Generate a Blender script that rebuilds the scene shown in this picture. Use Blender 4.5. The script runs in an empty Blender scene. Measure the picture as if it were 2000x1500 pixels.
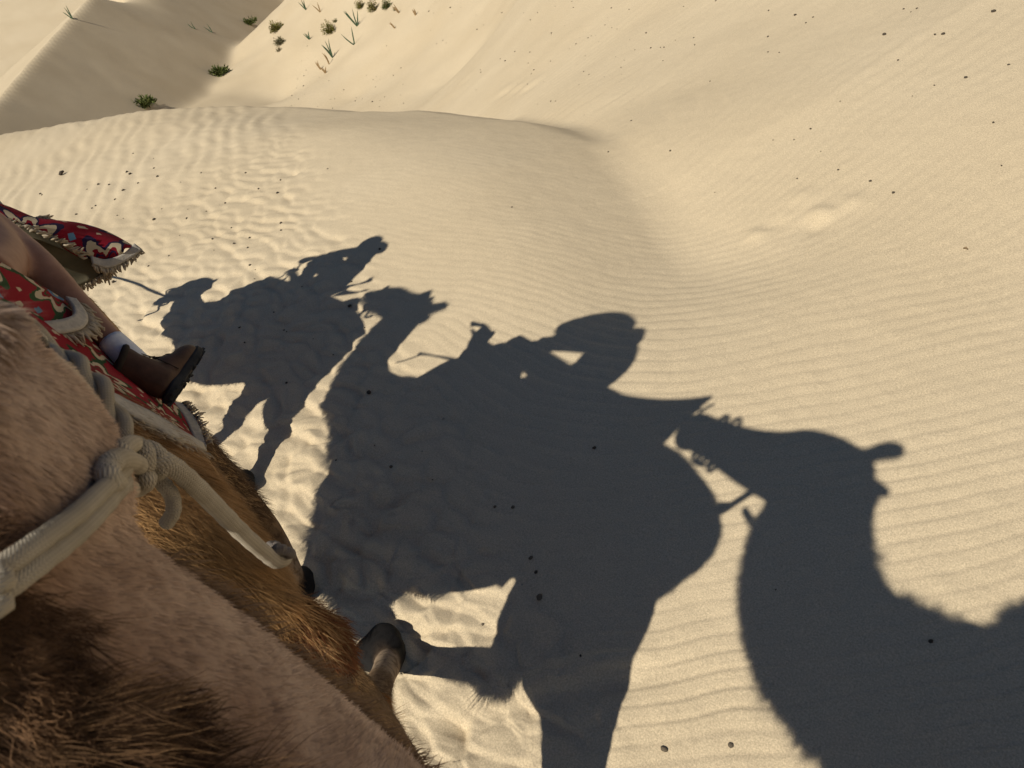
import bpy, bmesh, math
import numpy as np
from mathutils import Vector, Matrix, noise as mnoise

rng = np.random.default_rng(11)
scene = bpy.context.scene
C = scene.collection

# ------------------------------------------------------------------ camera, sky, sun, exposure
# world: X = the way the camel train walks, Y = left of it, Z = up; 1 unit = 1 m
CAM = np.array([-1.85400824, 0.07578695, 2.55])
RM = np.array([[-0.68342433, -0.32570327, 0.65333649],      # columns: camera right, camera down, view axis
               [-0.67215319, 0.62995351, -0.38906126],
               [-0.28485309, -0.70503613, -0.64944805]])
SUN = np.array([0.05671909, -0.65875873, -0.75021322])     # direction sunlight travels
FPX = 1390.0
cd = bpy.data.cameras.new('camera'); cam = bpy.data.objects.new('camera', cd); C.objects.link(cam)
cd.sensor_width = 36.0; cd.lens = 36.0 * FPX / 2000.0; cd.clip_start = 0.02; cd.clip_end = 2000
cd.dof.use_dof = True; cd.dof.focus_distance = 3.2; cd.dof.aperture_fstop = 9.0
M4 = Matrix.Identity(4)
for i in range(3):
    M4[i][0] = RM[i][0]; M4[i][1] = -RM[i][1]; M4[i][2] = -RM[i][2]; M4[i][3] = CAM[i]
cam.matrix_world = M4
scene.camera = cam

world = bpy.data.worlds.new('World'); scene.world = world; world.use_nodes = True
wn = world.node_tree.nodes; wl = world.node_tree.links
sky = wn.new('ShaderNodeTexSky'); sky.sky_type = 'NISHITA'; sky.sun_disc = False
sky.sun_elevation = math.asin(-SUN[2]); sky.sun_rotation = math.atan2(-SUN[0], -SUN[1])
sky.altitude = 1000; sky.air_density = 1.0; sky.dust_density = 0.2; sky.ozone_density = 1.0
wl.new(sky.outputs[0], wn['Background'].inputs[0]); wn['Background'].inputs[1].default_value = 0.05
sd = bpy.data.lights.new('sun', 'SUN'); sun = bpy.data.objects.new('sun', sd); C.objects.link(sun)
sd.energy = 5.0; sd.angle = math.radians(0.55); sd.color = (1.0, 0.92, 0.77)
sun.rotation_euler = Vector(SUN).to_track_quat('-Z', 'Y').to_euler(); sun.location = (0, 6, 9)
vs = scene.view_settings
vs.view_transform = 'Standard'; vs.look = 'None'; vs.exposure = -0.05; vs.gamma = 1.0; vs.use_curve_mapping = False

# ------------------------------------------------------------------ small helpers
def ray(px, py):
    d = RM @ np.array([px - 1000.0, py - 750.0, FPX]); return d / np.linalg.norm(d)
def at(px, py, d): return CAM + ray(px, py) * d            # a point seen at (px, py), d metres away
def V3(*a): return np.array(a, float)
def unit(v): v = np.asarray(v, float); return v / (np.linalg.norm(v) + 1e-12)
def smooth01(t): t = np.clip(t, 0, 1); return t * t * (3 - 2 * t)

def mesh_np(name, V, F):
    """mesh from numpy vertices and an (n,3) or (n,4) index array"""
    V = np.ascontiguousarray(V, np.float32); F = np.ascontiguousarray(F, np.int32)
    me = bpy.data.meshes.new(name); k = F.shape[1]
    me.vertices.add(len(V)); me.vertices.foreach_set('co', V.ravel())
    me.loops.add(F.size); me.loops.foreach_set('vertex_index', F.ravel())
    me.polygons.add(len(F)); me.polygons.foreach_set('loop_start', np.arange(len(F), dtype=np.int32) * k)
    me.update(calc_edges=True); me.validate()
    return me
def link(name, me, mat, parent=None, smooth=True):
    o = bpy.data.objects.new(name, me); C.objects.link(o)
    if mat is not None: me.materials.append(mat)
    if smooth: me.polygons.foreach_set('use_smooth', np.ones(len(me.polygons), bool))
    if parent is not None: o.parent = parent; o.matrix_parent_inverse = parent.matrix_world.inverted()
    return o
def tag(o, label=None, cat=None, group=None, kind=None):
    if label: o['label'] = label
    if cat: o['category'] = cat
    if group: o['group'] = group
    if kind: o['kind'] = kind
    return o
def empty(name, loc=(0, 0, 0)):
    o = bpy.data.objects.new(name, None); C.objects.link(o); o.location = loc; o.empty_display_size = 0.1
    bpy.context.view_layer.update(); return o

class MB:
    """collects parts of one mesh"""
    def __init__(s): s.V = []; s.F = []; s.n = 0
    def add(s, V, F):
        s.V += [tuple(map(float, v)) for v in V]; s.F += [tuple(int(i) + s.n for i in f) for f in F]; s.n = len(s.V)
    def tube(s, P, R, n=14, cap=True, lat=(0, 1, 0), closed=False):
        """swept ellipse: R holds r or (lateral, other) radii"""
        P = [np.asarray(p, float) for p in P]; m = len(P); V = []; F = []
        for i in range(m):
            if closed: t = P[(i + 1) % m] - P[i - 1]
            else: t = P[min(i + 1, m - 1)] - P[max(i - 1, 0)]
            t = unit(t); l = np.asarray(lat, float); l = l - t * (l @ t)
            if np.linalg.norm(l) < .15: l = np.array((1., 0, 0)) - t * t[0]
            l = unit(l); u = np.cross(t, l); r = R[i] if hasattr(R, '__len__') else R
            a, b = r if hasattr(r, '__len__') else (r, r)
            for k in range(n):
                q = 2 * math.pi * k / n; V.append(P[i] + l * (a * math.cos(q)) + u * (b * math.sin(q)))
        for i in range(m if closed else m - 1):
            j = (i + 1) % m
            for k in range(n): F.append((i * n + k, i * n + (k + 1) % n, j * n + (k + 1) % n, j * n + k))
        if cap and not closed:
            V.append(P[0]); V.append(P[-1]); a = len(V) - 2; b = a + 1
            for k in range(n): F.append((a, (k + 1) % n, k)); F.append((b, (m - 1) * n + k, (m - 1) * n + (k + 1) % n))
        s.add(V, F)
    def ball(s, c, r, n=14, m=9):
        r = r if hasattr(r, '__len__') else (r, r, r); V = []; F = []
        for i in range(m + 1):
            a = math.pi * i / m
            for k in range(n):
                q = 2 * math.pi * k / n
                V.append((c[0] + r[0] * math.sin(a) * math.cos(q), c[1] + r[1] * math.sin(a) * math.sin(q), c[2] + r[2] * math.cos(a)))
        for i in range(m):
            for k in range(n): F.append((i * n + k, i * n + (k + 1) % n, (i + 1) * n + (k + 1) % n, (i + 1) * n + k))
        s.add(V, F)
    def mesh(s, name):
        me = bpy.data.meshes.new(name); me.from_pydata(s.V, [], s.F); me.validate(); me.update()
        bm = bmesh.new(); bm.from_mesh(me); bmesh.ops.remove_doubles(bm, verts=bm.verts, dist=1e-5)
        bmesh.ops.recalc_face_normals(bm, faces=bm.faces); bm.to_mesh(me); bm.free(); return me
    def build(s, name, mat, parent=None, smooth=True): return link(name, s.mesh(name), mat, parent, smooth)
    def fused(s, name, vox, smooth=6):
        """one continuous skin grown over all the pieces"""
        me = s.mesh(name); o = bpy.data.objects.new('tmp', me); C.objects.link(o)
        m = o.modifiers.new('r', 'REMESH'); m.mode = 'VOXEL'; m.voxel_size = vox
        m2 = o.modifiers.new('s', 'SMOOTH'); m2.factor = .5; m2.iterations = smooth
        dg = bpy.context.evaluated_depsgraph_get(); r = bpy.data.meshes.new_from_object(o.evaluated_get(dg))
        bpy.data.objects.remove(o); bpy.data.meshes.remove(me); r.name = name; return r

def spline(P, n):
    """Catmull-Rom through P, n points per span"""
    P = [np.asarray(p, float) for p in P]; Q = [2 * P[0] - P[1]] + P + [2 * P[-1] - P[-2]]; out = []
    for i in range(len(P) - 1):
        a, b, c, d = Q[i:i + 4]
        for k in range(n):
            t = k / n
            out.append(.5 * ((2 * b) + (c - a) * t + (2 * a - 5 * b + 4 * c - d) * t * t + (3 * b - a - 3 * c + d) * t ** 3))
    out.append(P[-1]); return out

# numpy value noise and cells
def _h(ix, iy, s=0):
    x = (ix.astype(np.int64) * 374761393 + iy.astype(np.int64) * 668265263 + s * 974711 + 1013904223) & 0xFFFFFFFF
    x = ((x ^ (x >> 13)) * 1274126177) & 0xFFFFFFFF
    x = ((x ^ (x >> 16)) * 2246822519) & 0xFFFFFFFF
    return ((x ^ (x >> 15)) & 0xFFFFFF) / float(0xFFFFFF)
def vnoise(x, y, s=0):
    ix = np.floor(x); iy = np.floor(y); fx = x - ix; fy = y - iy
    ux = fx ** 3 * (fx * (fx * 6 - 15) + 10); uy = fy ** 3 * (fy * (fy * 6 - 15) + 10)
    def g(a, b):
        q = _h(ix + a, iy + b, s) * 2 * np.pi; return np.cos(q) * (fx - a) + np.sin(q) * (fy - b)
    return ((g(0, 0) * (1 - ux) + g(1, 0) * ux) * (1 - uy) + (g(0, 1) * (1 - ux) + g(1, 1) * ux) * uy) * 1.5
def fbm(x, y, o=3, s=0):
    r = 0; a = 1.
    for i in range(o): r = r + a * vnoise(x * 2 ** i, y * 2 ** i, s + i); a *= .5
    return r
def tiles(x, y, s=0):
    """nearest cell: offset from its centre, border distance, a random number per cell"""
    ix = np.floor(x); iy = np.floor(y); f1 = np.full(x.shape, 9.); f2 = np.full(x.shape, 9.); ox = np.zeros(x.shape); oy = np.zeros(x.shape); rn = np.zeros(x.shape)
    for a in (-1, 0, 1):
        for b in (-1, 0, 1):
            cx = ix + a + _h(ix + a, iy + b, s); cy = iy + b + _h(ix + a, iy + b, s + 7); d = np.hypot(x - cx, y - cy); k = d < f1
            f2 = np.where(k, f1, np.minimum(f2, d)); f1 = np.where(k, d, f1); ox = np.where(k, x - cx, ox); oy = np.where(k, y - cy, oy); rn = np.where(k, _h(ix + a, iy + b, s + 13), rn)
    return ox, oy, f1, f2, rn
def cells(x, y, s=0):
    ix = np.floor(x); iy = np.floor(y); f1 = np.full(x.shape, 9.); f2 = np.full(x.shape, 9.)
    for a in (-1, 0, 1):
        for b in (-1, 0, 1):
            cx = ix + a + _h(ix + a, iy + b, s); cy = iy + b + _h(ix + a, iy + b, s + 7)
            d = np.hypot(x - cx, y - cy); f2 = np.minimum(f2, np.maximum(f1, d)); f1 = np.minimum(f1, d)
    return f1, f2

# ------------------------------------------------------------------ node material helpers
class NT:
    def __init__(s, name):
        s.m = bpy.data.materials.new(name); s.m.use_nodes = True; s.t = s.m.node_tree
        s.b = s.t.nodes['Principled BSDF']; s.b.inputs['Roughness'].default_value = .85
        s.b.inputs['Specular IOR Level'].default_value = .2
    def n(s, ty, **k):
        x = s.t.nodes.new('ShaderNode' + ty)
        for a, v in k.items(): setattr(x, a, v)
        return x
    def l(s, a, b): s.t.links.new(a, b)
    def put(s, sock, v):
        if hasattr(v, 'links') or isinstance(v, bpy.types.NodeSocket): s.l(v, sock)
        else: sock.default_value = v
    def math(s, op, a, b=0., c=None, clamp=False):
        x = s.n('Math', operation=op, use_clamp=clamp); s.put(x.inputs[0], a); s.put(x.inputs[1], b)
        if c is not None: s.put(x.inputs[2], c)
        return x.outputs[0]
    def mix(s, f, a, b, mode='MIX'):
        x = s.n('Mix', data_type='RGBA', blend_type=mode); s.put(x.inputs[0], f)
        s.put(x.inputs[6], a if not isinstance(a, tuple) else (*a, 1)); s.put(x.inputs[7], b if not isinstance(b, tuple) else (*b, 1))
        return x.outputs[2]
    def noise(s, scale, detail=3., rough=.55, vec=None):
        x = s.n('TexNoise'); x.inputs['Scale'].default_value = scale; x.inputs['Detail'].default_value = detail
        x.inputs['Roughness'].default_value = rough
        if vec is not None: s.l(vec, x.inputs['Vector'])
        return x.outputs['Fac']
    def coord(s, w='Object'): return s.n('TexCoord').outputs[w]
    def ramp(s, f, stops):
        x = s.n('ValToRGB'); s.l(f, x.inputs[0]); e = x.color_ramp.elements
        while len(e) < len(stops): e.new(.5)
        for q, (p, c) in zip(e, stops): q.position = p; q.color = (*c, 1)
        return x.outputs[0]
    def color(s, v): s.put(s.b.inputs['Base Color'], (*v, 1) if isinstance(v, tuple) else v); return s
    def rough(s, v): s.b.inputs['Roughness'].default_value = v; return s
    def bump(s, h, strength=.3, dist=.01):
        x = s.n('Bump'); x.inputs['Strength'].default_value = strength; x.inputs['Distance'].default_value = dist
        s.l(h, x.inputs['Height']); s.l(x.outputs[0], s.b.inputs['Normal']); return s

def mottled(name, a, b, scale, rough=.85, bump=.25, dist=.004, detail=4.):
    t = NT(name); c = t.coord(); f = t.noise(scale, detail, .6, c)
    t.color(t.ramp(f, [(.3, a), (.7, b)])); t.bump(t.noise(scale * 3, 3, .6, c), bump, dist); return t.rough(rough).m

def fur_mat(name, rough=.8):
    t = NT(name); a = t.n('Attribute', attribute_name='Col')
    t.color(a.outputs['Color']); t.rough(rough); t.b.inputs['Specular IOR Level'].default_value = .12; return t.m

# ------------------------------------------------------------------ sand
def poly_sd(x, y, P):
    """signed distance to an open polyline, positive on its right-hand side"""
    best = np.full(x.shape, 1e9); sg = np.zeros(x.shape)
    for (ax, ay), (bx, by) in zip([p[:2] for p in P[:-1]], [p[:2] for p in P[1:]]):
        dx, dy = bx - ax, by - ay; t = np.clip(((x - ax) * dx + (y - ay) * dy) / (dx * dx + dy * dy), 0, 1)
        ex, ey = x - ax - t * dx, y - ay - t * dy; d = np.hypot(ex, ey)
        k = d < best - 1e-9; best = np.where(k, d, best); sg = np.where(k, np.sign(dx * ey - dy * ex), sg)
    return -best * sg  # dx*ey-dy*ex > 0 is left
CREST = [(-1.6, -2.75), (-.6, -2.9)]
for (px, py, z) in [(1450, 480, -.13), (1300, 380, -.29), (1150, 290, -.36), (1000, 245, -.37), (800, 208, -.35), (560, 211, -.28), (400, 215, -.18), (200, 235, -.10), (0, 265, -.06)]:
    d = ray(px, py); c = CAM + d * ((z - CAM[2]) / d[2]); CREST.append((c[0], c[1]))
CREST += [(24, 4), (36, 15)]
FAR = []                # control points of the valley and the dunes behind, seen at (px, py, metres)
for q in [(630, 0, 82), (560, 60, 68), (450, 120, 53), (360, 215, 42), (270, 250, 39), (700, 100, 38), (800, 30, 37), (900, 150, 25), (1000, 0, 25), (1000, 100, 16), (850, 190, 23), (1100, 200, 9.6),
          (1300, 0, 11.6), (1300, 200, 7.5), (1500, 0, 9.4), (1500, 200, 6.2), (2000, 0, 6.7), (1750, 0, 7.7), (2000, 250, 5.1), (1150, 290, 6.9),
          (700, 195, 34), (550, 205, 42), (1300, 380, 5.7), (1450, 480, 4.72), (1400, 350, 5.6), (1550, 480, 4.58)]:
    FAR.append(at(*q))
for q in [(-1.5, -3.2, -.04), (-1, -3.2, -.06), (-2.5, -3.3, -.04), (-1.5, -1.5, -.5), (1, -1.5, -.9), (4, -2, -2.2), (9, 0, -4), (16, 3, -6), (26, 8, -7),
          (-4, -8, .5), (-12, -3.5, -.1), (-10, -14, 2.5), (0, -14, 2.2), (10, -18, 1.5), (25, -32, .5), (45, -30, -2.5), (70, -60, 2), (-6, 0, -1), (-6, 12, -1.5), (4, 12, -3), (-30, -30, 6),
          (20, -50, 6), (60, 20, -9), (40, 30, -9), (-40, 20, -3), (30, -2, -3.2), (32, 3, -1.6), (24, 1, -4.2)]:
    FAR.append(np.array(q, float))
FAR = np.array(FAR)
def _phi(r): return r                     # linear kernel: taut, no overshoot
_D = np.hypot(FAR[:, None, 0] - FAR[None, :, 0], FAR[:, None, 1] - FAR[None, :, 1])
_A = np.block([[_phi(_D), np.c_[np.ones(len(FAR)), FAR[:, :2]]], [np.c_[np.ones(len(FAR)), FAR[:, :2]].T, np.zeros((3, 3))]])
_W = np.linalg.solve(_A, np.r_[FAR[:, 2], 0, 0, 0])
def far_z(x, y):
    z = _W[-3] + _W[-2] * x + _W[-1] * y
    for i in range(len(FAR)): z = z + _W[i] * _phi(np.sqrt((x - FAR[i, 0]) ** 2 + (y - FAR[i, 1]) ** 2 + .3))
    return z
RIDGE = [(12., 3.5, -4.), *[tuple(at(*q)) for q in [(-60, 250, 34), (0, 190, 38), (85, 92, 45), (170, 0, 54)]], (80., -30., -1.5)]
RIDGE = [RIDGE[0], *RIDGE[1:]]
BACK = [tuple(at(*q)) for q in [(0, 160, 70), (60, 70, 74), (130, -20, 80)]]   # foot of the sunlit dune far behind the ridge
def ground_z(x, y, fine=True):
    x = np.asarray(x, float); y = np.asarray(y, float)
    d = poly_sd(x, y, CREST) + .12 * vnoise(x * .35, y * .35, 5)
    fl = 1 - smooth01((x - 6.5) / 5)                      # the steep grey flank fades out towards the far end of the crest
    sl = .13 + .20 * fl; e = d + .42 + .75 * fl; e = .15 * np.log1p(np.exp(np.clip(e / .15, -30, 30)))
    roll = sl * e + np.where(d > 0, (.66 - sl) * (np.sqrt(d * d + .03) - .173), 0)
    mound = -roll * smooth01((x + .6) / 1.6)
    fz = far_z(x, y) + .25 * smooth01((np.hypot(x, y) - 14) / 20) * fbm(x * .12, y * .12, 3, 9)
    k = .14; h = np.clip(.5 + .5 * (mound - fz) / k, 0, 1)
    z = fz * (1 - h) + mound * h + k * h * (1 - h)
    r = np.hypot(x - CAM[0], y - CAM[1])
    # the ridge with the steep shaded face
    rd = poly_sd(x, y, RIDGE); rz = np.interp(x, [q[0] for q in RIDGE], [q[2] for q in RIDGE]) - .02 * np.maximum(x - 40, 0) * 0
    slip = np.where(rd > 0, -.96 * rd, .28 * rd) + rz; slip = slip - 3 * (1 - smooth01((x - 21) / 9))
    k2 = .35; h2 = np.clip(.5 + .5 * (slip - z) / k2, 0, 1); z = z * (1 - h2) + slip * h2 + k2 * h2 * (1 - h2)
    # the sunlit dune far behind: rises beyond 66 m
    back = -6.2 + 6.5 * smooth01((r - 62) / 36); w = smooth01((r - 55) / 8) * smooth01((np.arctan2(y, x) + .34) / .10)
    z = z * (1 - w) + back * w
    if not fine: return z
    near = 1 - smooth01((r - 16) / 14)
    flank = h                                             # 1 on the near mound
    # wind ripples on the mound, bending round its flank
    g = .15 * x + 1.05 * -.6 * np.log1p(np.exp(-x / .6))
    wx = .06 * fbm(x * .9, y * .9, 3, 21); wy = .022 * fbm(x * 2.1, y * 2.1, 2, 31)
    ph = (y - g + 2.64 + wx + wy) / (.102 - .036 * smooth01((x + .1) / 1.8))
    rip = np.sin(2 * np.pi * ph + .9 * np.sin(2 * np.pi * ph + .6)) * (.75 + .45 * vnoise(x * 1.4, y * 2.6, 41))
    # ripples of the facing slope
    th = math.radians(58); s2 = -math.sin(th) * x + math.cos(th) * y
    wl2 = .088 + .07 * smooth01((r - 4.5) / 5)
    ph2 = (s2 + .16 * fbm(x * .5, y * .5, 2, 51) + .04 * vnoise(x * 2.3, y * 2.3, 52)) / wl2
    rip2 = np.sin(2 * np.pi * ph2 + .8 * np.sin(2 * np.pi * ph2)) * (.7 + .5 * vnoise(x * .8, y * .8, 61))
    onfar = smooth01((-y - 2.9 - .35 * np.clip(x, 0, 3)) / .8)
    left = smooth01((y + 1.05 + .42 * x) / .8)       # towards the camels' path the ripples break up
    left = left * smooth01((x + 1.0 + .55 * (y + 1.0)) / 1.2)
    z = z + near * (.0023 * (1 - .25 * smooth01(x / 2)) * rip * (1 - onfar) * (1 - left) + .0038 * rip2 * onfar)
    # short scaly ripples on top of the mound
    a = .32; u = (x * math.cos(a) + y * math.sin(a)); v = (-x * math.sin(a) + y * math.cos(a))
    u = u + .10 * fbm(x * 1.3, y * 1.3, 2, 71); v = v + .08 * fbm(x * 1.6, y * 1.6, 2, 72)
    ox, oy, f1, f2, rn = tiles(u * 5.0, v * 8.0, 3); edge = smooth01((f2 - f1) / .3)
    scale = .030 * ((oy * .75 + ox * .45) * edge - .6 * f1 * f1) * (.6 + .8 * rn)
    far_l = smooth01((x - 5.2) / 2.0)
    diag = .010 * np.sin(2 * np.pi * ((x * .45 + y * .89 + .12 * fbm(x * .9, y * .9, 2, 73)) / .24)) * (.6 + .6 * vnoise(x * 2.2, y * 2.2, 74))
    z = z + near * left * (scale * (1 - .75 * far_l) + diag * far_l)
    # trodden sand along the path: soft scalloped prints
    path = np.exp(-((y + .10 + .14 * x) / .46) ** 4) * .9 * smooth01((4.6 - x) / 1.2) * smooth01((x + 1.2) / .7)
    wx2 = .35 * fbm(x * 3, y * 3, 2, 81); wy2 = .35 * fbm(x * 3, y * 3, 2, 82)
    ox, oy, f1, f2, rn = tiles(x * 3.3 + wx2, y * 4.2 + wy2, 13); edge = smooth01((f2 - f1) / .35)
    px2, py2, h1, h2, rm = tiles(x * 6.4 + wx2, y * 7.6 + wy2, 17)
    z = z + path * near * (.050 * edge * (ox * np.cos(rn * 6.28) * .6 + oy * .7) - .045 * (f1 * f1 - .25) * (rn - .25) + .012 * smooth01((h2 - h1) / .3) * (py2 + .4 * px2) + .010 * fbm(x * 2.6, y * 2.6, 3, 91))
    # wheel- and drag-like furrows near the hind foot
    fu = (x + .55) * .62 + (y + .33) * .78; fv = -(x + .55) * .78 + (y + .33) * .62
    z = z + .016 * np.exp(-((fv + .02) / .045) ** 2) * smooth01((.55 - np.abs(fu)) / .3) - .018 * np.exp(-((fv - .08) / .05) ** 2) * smooth01((.6 - np.abs(fu)) / .3)
    # a low wandering crest on the facing slope
    rc_ = poly_sd(x, y, SCARP) + .12 * vnoise(x * .8, y * .8, 55); z = z + .034 * np.exp(-np.maximum(rc_, 0) / .25) * np.exp(-np.maximum(-rc_, 0) / .6) * smooth01((2.6 - x) / 2.5)
    # a few scuffed lumps on the right
    for (px, py, s, hgt) in [(1475, 420, .085, .022), (1605, 402, .10, .032), (1665, 388, .11, .018), (1590, 425, .11, -.018), (1570, 365, .10, .012), (1520, 408, .08, -.012)]:
        dd = ray(px, py); c = CAM + dd * (-CAM[2] / dd[2]); q = ((x - c[0]) / s) ** 2 + ((y - c[1]) / (s * .8)) ** 2
        z = z + hgt * np.exp(-q * 1.6)
    # old footprints in the far slope
    for c in PRINTS:
        q = ((x - c[0]) / .22) ** 2 + ((y - c[1]) / .16) ** 2
        z = z + .03 * np.exp(-q) - .03 * np.exp(-(((x - c[0] + .2) / .22) ** 2 + ((y - c[1] - .12) / .16) ** 2))
    # fine lumps everywhere
    z = z + near * .0025 * fbm(x * 7, y * 7, 3, 101) + .02 * fbm(x * .8, y * .8, 2, 111) * smooth01((r - 3) / 6)
    return z

PRINTS = []
SCARP = []
for q in [(1330, 260), (1480, 205), (1600, 165), (1720, 110), (1830, 55), (1960, -10), (2200, -120)]:
    d = ray(*q); c = CAM + d * ((.1 - CAM[2]) / d[2]); SCARP.append((c[0], c[1]))
def find_prints():
    for (px, py) in [(665, 204), (690, 200), (710, 197), (800, 178), (840, 166), (857, 165), (880, 162), (905, 158), (985, 175), (1030, 168), (1010, 171)]:
        d = ray(px, py); ts = np.linspace(5, 70, 3000); P = CAM + ts[:, None] * d; k = np.argmax(P[:, 2] < ground_z(P[:, 0], P[:, 1], False)); PRINTS.append(P[k])
find_prints()
def build_ground():
    ang = np.r_[np.radians(np.arange(-112, 24, .20)), np.radians(np.arange(24, 248, 4.0))]
    r = [0.02, .15, .3, .4]
    while r[-1] < 1: r.append(r[-1] * 1.012)
    while r[-1] < 13: r.append(r[-1] * 1.0048)
    while r[-1] < 70: r.append(r[-1] * 1.011)
    while r[-1] < 900: r.append(r[-1] * 1.05)
    r = np.array(r); A, R = np.meshgrid(ang, r); X = CAM[0] + R * np.cos(A); Y = CAM[1] + R * np.sin(A)
    Z = ground_z(X.ravel(), Y.ravel()).reshape(X.shape)
    V = np.stack([X, Y, Z], -1).reshape(-1, 3); na = len(ang); nr = len(r)
    i, j = np.meshgrid(np.arange(nr - 1), np.arange(na), indexing='ij'); j2 = (j + 1) % na
    F = np.stack([i * na + j, (i + 1) * na + j, (i + 1) * na + j2, i * na + j2], -1).reshape(-1, 4)
    return mesh_np('ground', V, F)
def sand_mat():
    t = NT('sand'); c = t.coord()
    big = t.noise(.35, 3, .5, c); mid = t.noise(3.5, 4, .6, c); grain = t.noise(420, 2, .7, c); grain2 = t.noise(150, 2, .6, c)
    base = t.ramp(big, [(.32, (.53, .435, .30)), (.68, (.585, .49, .35))])
    base = t.mix(t.math('MULTIPLY', mid, .5), base, (.51, .425, .295))
    g = t.math('MULTIPLY_ADD', grain, 1.1, .45); g2 = t.math('MULTIPLY_ADD', grain2, .9, .55)
    hsv = t.n('HueSaturation'); t.l(base, hsv.inputs['Color']); t.l(t.math('MULTIPLY', g, g2), hsv.inputs['Value'])
    t.color(hsv.outputs[0]); t.rough(.95); t.b.inputs['Specular IOR Level'].default_value = .1
    b = t.math('ADD', t.math('MULTIPLY', grain, .5), grain2); t.bump(b, .35, .003)
    return t.m
SAND = sand_mat()
ground = tag(link('ground', build_ground(), SAND), kind='structure')
ground['label'] = 'pale rippled desert sand with dunes rising behind a valley'

def gz(x, y): return float(ground_z(np.array([x]), np.array([y]))[0])
def on_ground(px, py, it=40, tmax=90):
    """where the ray through a pixel meets the sand"""
    d = ray(px, py); t = 1.0; step = .02
    ts = np.exp(np.linspace(math.log(1.2), math.log(tmax), 260)); P = CAM + ts[:, None] * d
    below = P[:, 2] < ground_z(P[:, 0], P[:, 1], False); k = np.argmax(below) if below.any() else len(ts) - 1
    ts = np.linspace(ts[max(k - 2, 0)], ts[min(k + 1, len(ts) - 1)], 200); P = CAM + ts[:, None] * d
    below = P[:, 2] < ground_z(P[:, 0], P[:, 1]); k = np.argmax(below) if below.any() else len(ts) - 1
    a, b = ts[max(k - 1, 0)], ts[k]
    return CAM + b * d, b
# ------------------------------------------------------------------ camels
KS = -SUN[1] / -SUN[2] * -1 if False else 1.139     # metres of height that one metre of sideways offset is worth in a shadow
def body_secs(S, yc):
    """torso/head sections given as (x, top, bottom, half width): heights as the shadow shows them"""
    P = []; R = []
    for x, zt, zb, w in S:
        H = .5 * (zt - zb); w = min(w, .82 * H / KS); b = math.sqrt(H * H - (KS * w) ** 2)
        P.append((x, yc, .5 * (zt + zb))); R.append((w, b))
    return P, R
def dense(P, R, n):
    Q = spline([(*p, *(r if hasattr(r, '__len__') else (r, r))) for p, r in zip(P, R)], n)
    return [q[:3] for q in Q], [(max(q[3], .004), max(q[4], .004)) for q in Q]
def leg(mb, pts, foot, fr=.1, toe=(1, 0)):
    P, R = dense([p[:3] for p in pts], [p[3] for p in pts], 4); mb.tube(P, R, 12)
    fx, fy = foot[:2]; z0 = foot[2] if len(foot) > 2 else 0.
    t = unit(V3(*toe)); n_ = V3(-t[1], t[0])
    for s in (-1, 1):                                     # two-toed cushion foot
        c = V3(fx, fy) + t * .035 + n_ * (.036 * s)
        mb.ball((c[0], c[1], z0 + .035), (fr * .72, fr * .58, .045))
    mb.ball((fx - t[0] * .02, fy - t[1] * .02, z0 + .045), (fr * .8, fr * .72, .05))
def ear(mb, base, tip, r=.045):
    P = spline([base, .5 * (V3(*base) + V3(*tip)) + V3(0, 0, .012), tip], 4); m = len(P)
    mb.tube(P, [(r * (.65 + .5 * math.sin(math.pi * min(1, i / (m - 1) * 1.05))) * (1 if i < m - 1 else .3), r * .45) for i in range(m)], 10)

def tri_samples(me, n, weight):
    """n random points on a mesh, weighted; returns position, normal"""
    me.calc_loop_triangles(); T = np.empty(len(me.loop_triangles) * 3, np.int32); me.loop_triangles.foreach_get('vertices', T); T = T.reshape(-1, 3)
    Vx = np.empty(len(me.vertices) * 3, np.float32); me.vertices.foreach_get('co', Vx); Vx = Vx.reshape(-1, 3).astype(float)
    N = np.empty(len(me.vertices) * 3, np.float32); me.vertices.foreach_get('normal', N); N = N.reshape(-1, 3).astype(float)
    a, b, c = Vx[T[:, 0]], Vx[T[:, 1]], Vx[T[:, 2]]; cr = np.cross(b - a, c - a); ar = .5 * np.linalg.norm(cr, axis=1)
    w = ar * np.maximum(weight((a + b + c) / 3, N[T].mean(1)), 0); w = w / w.sum()
    k = rng.choice(len(T), n, p=w); u = rng.random(n); v = rng.random(n); f = u + v > 1; u[f] = 1 - u[f]; v[f] = 1 - v[f]
    P = a[k] + (b - a)[k] * u[:, None] + (c - a)[k] * v[:, None]; Nn = N[T[k]].mean(1); Nn /= np.linalg.norm(Nn, axis=1)[:, None] + 1e-9
    return P, Nn
def nrm(a): return a / (np.linalg.norm(a, axis=1)[:, None] + 1e-9)
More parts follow.
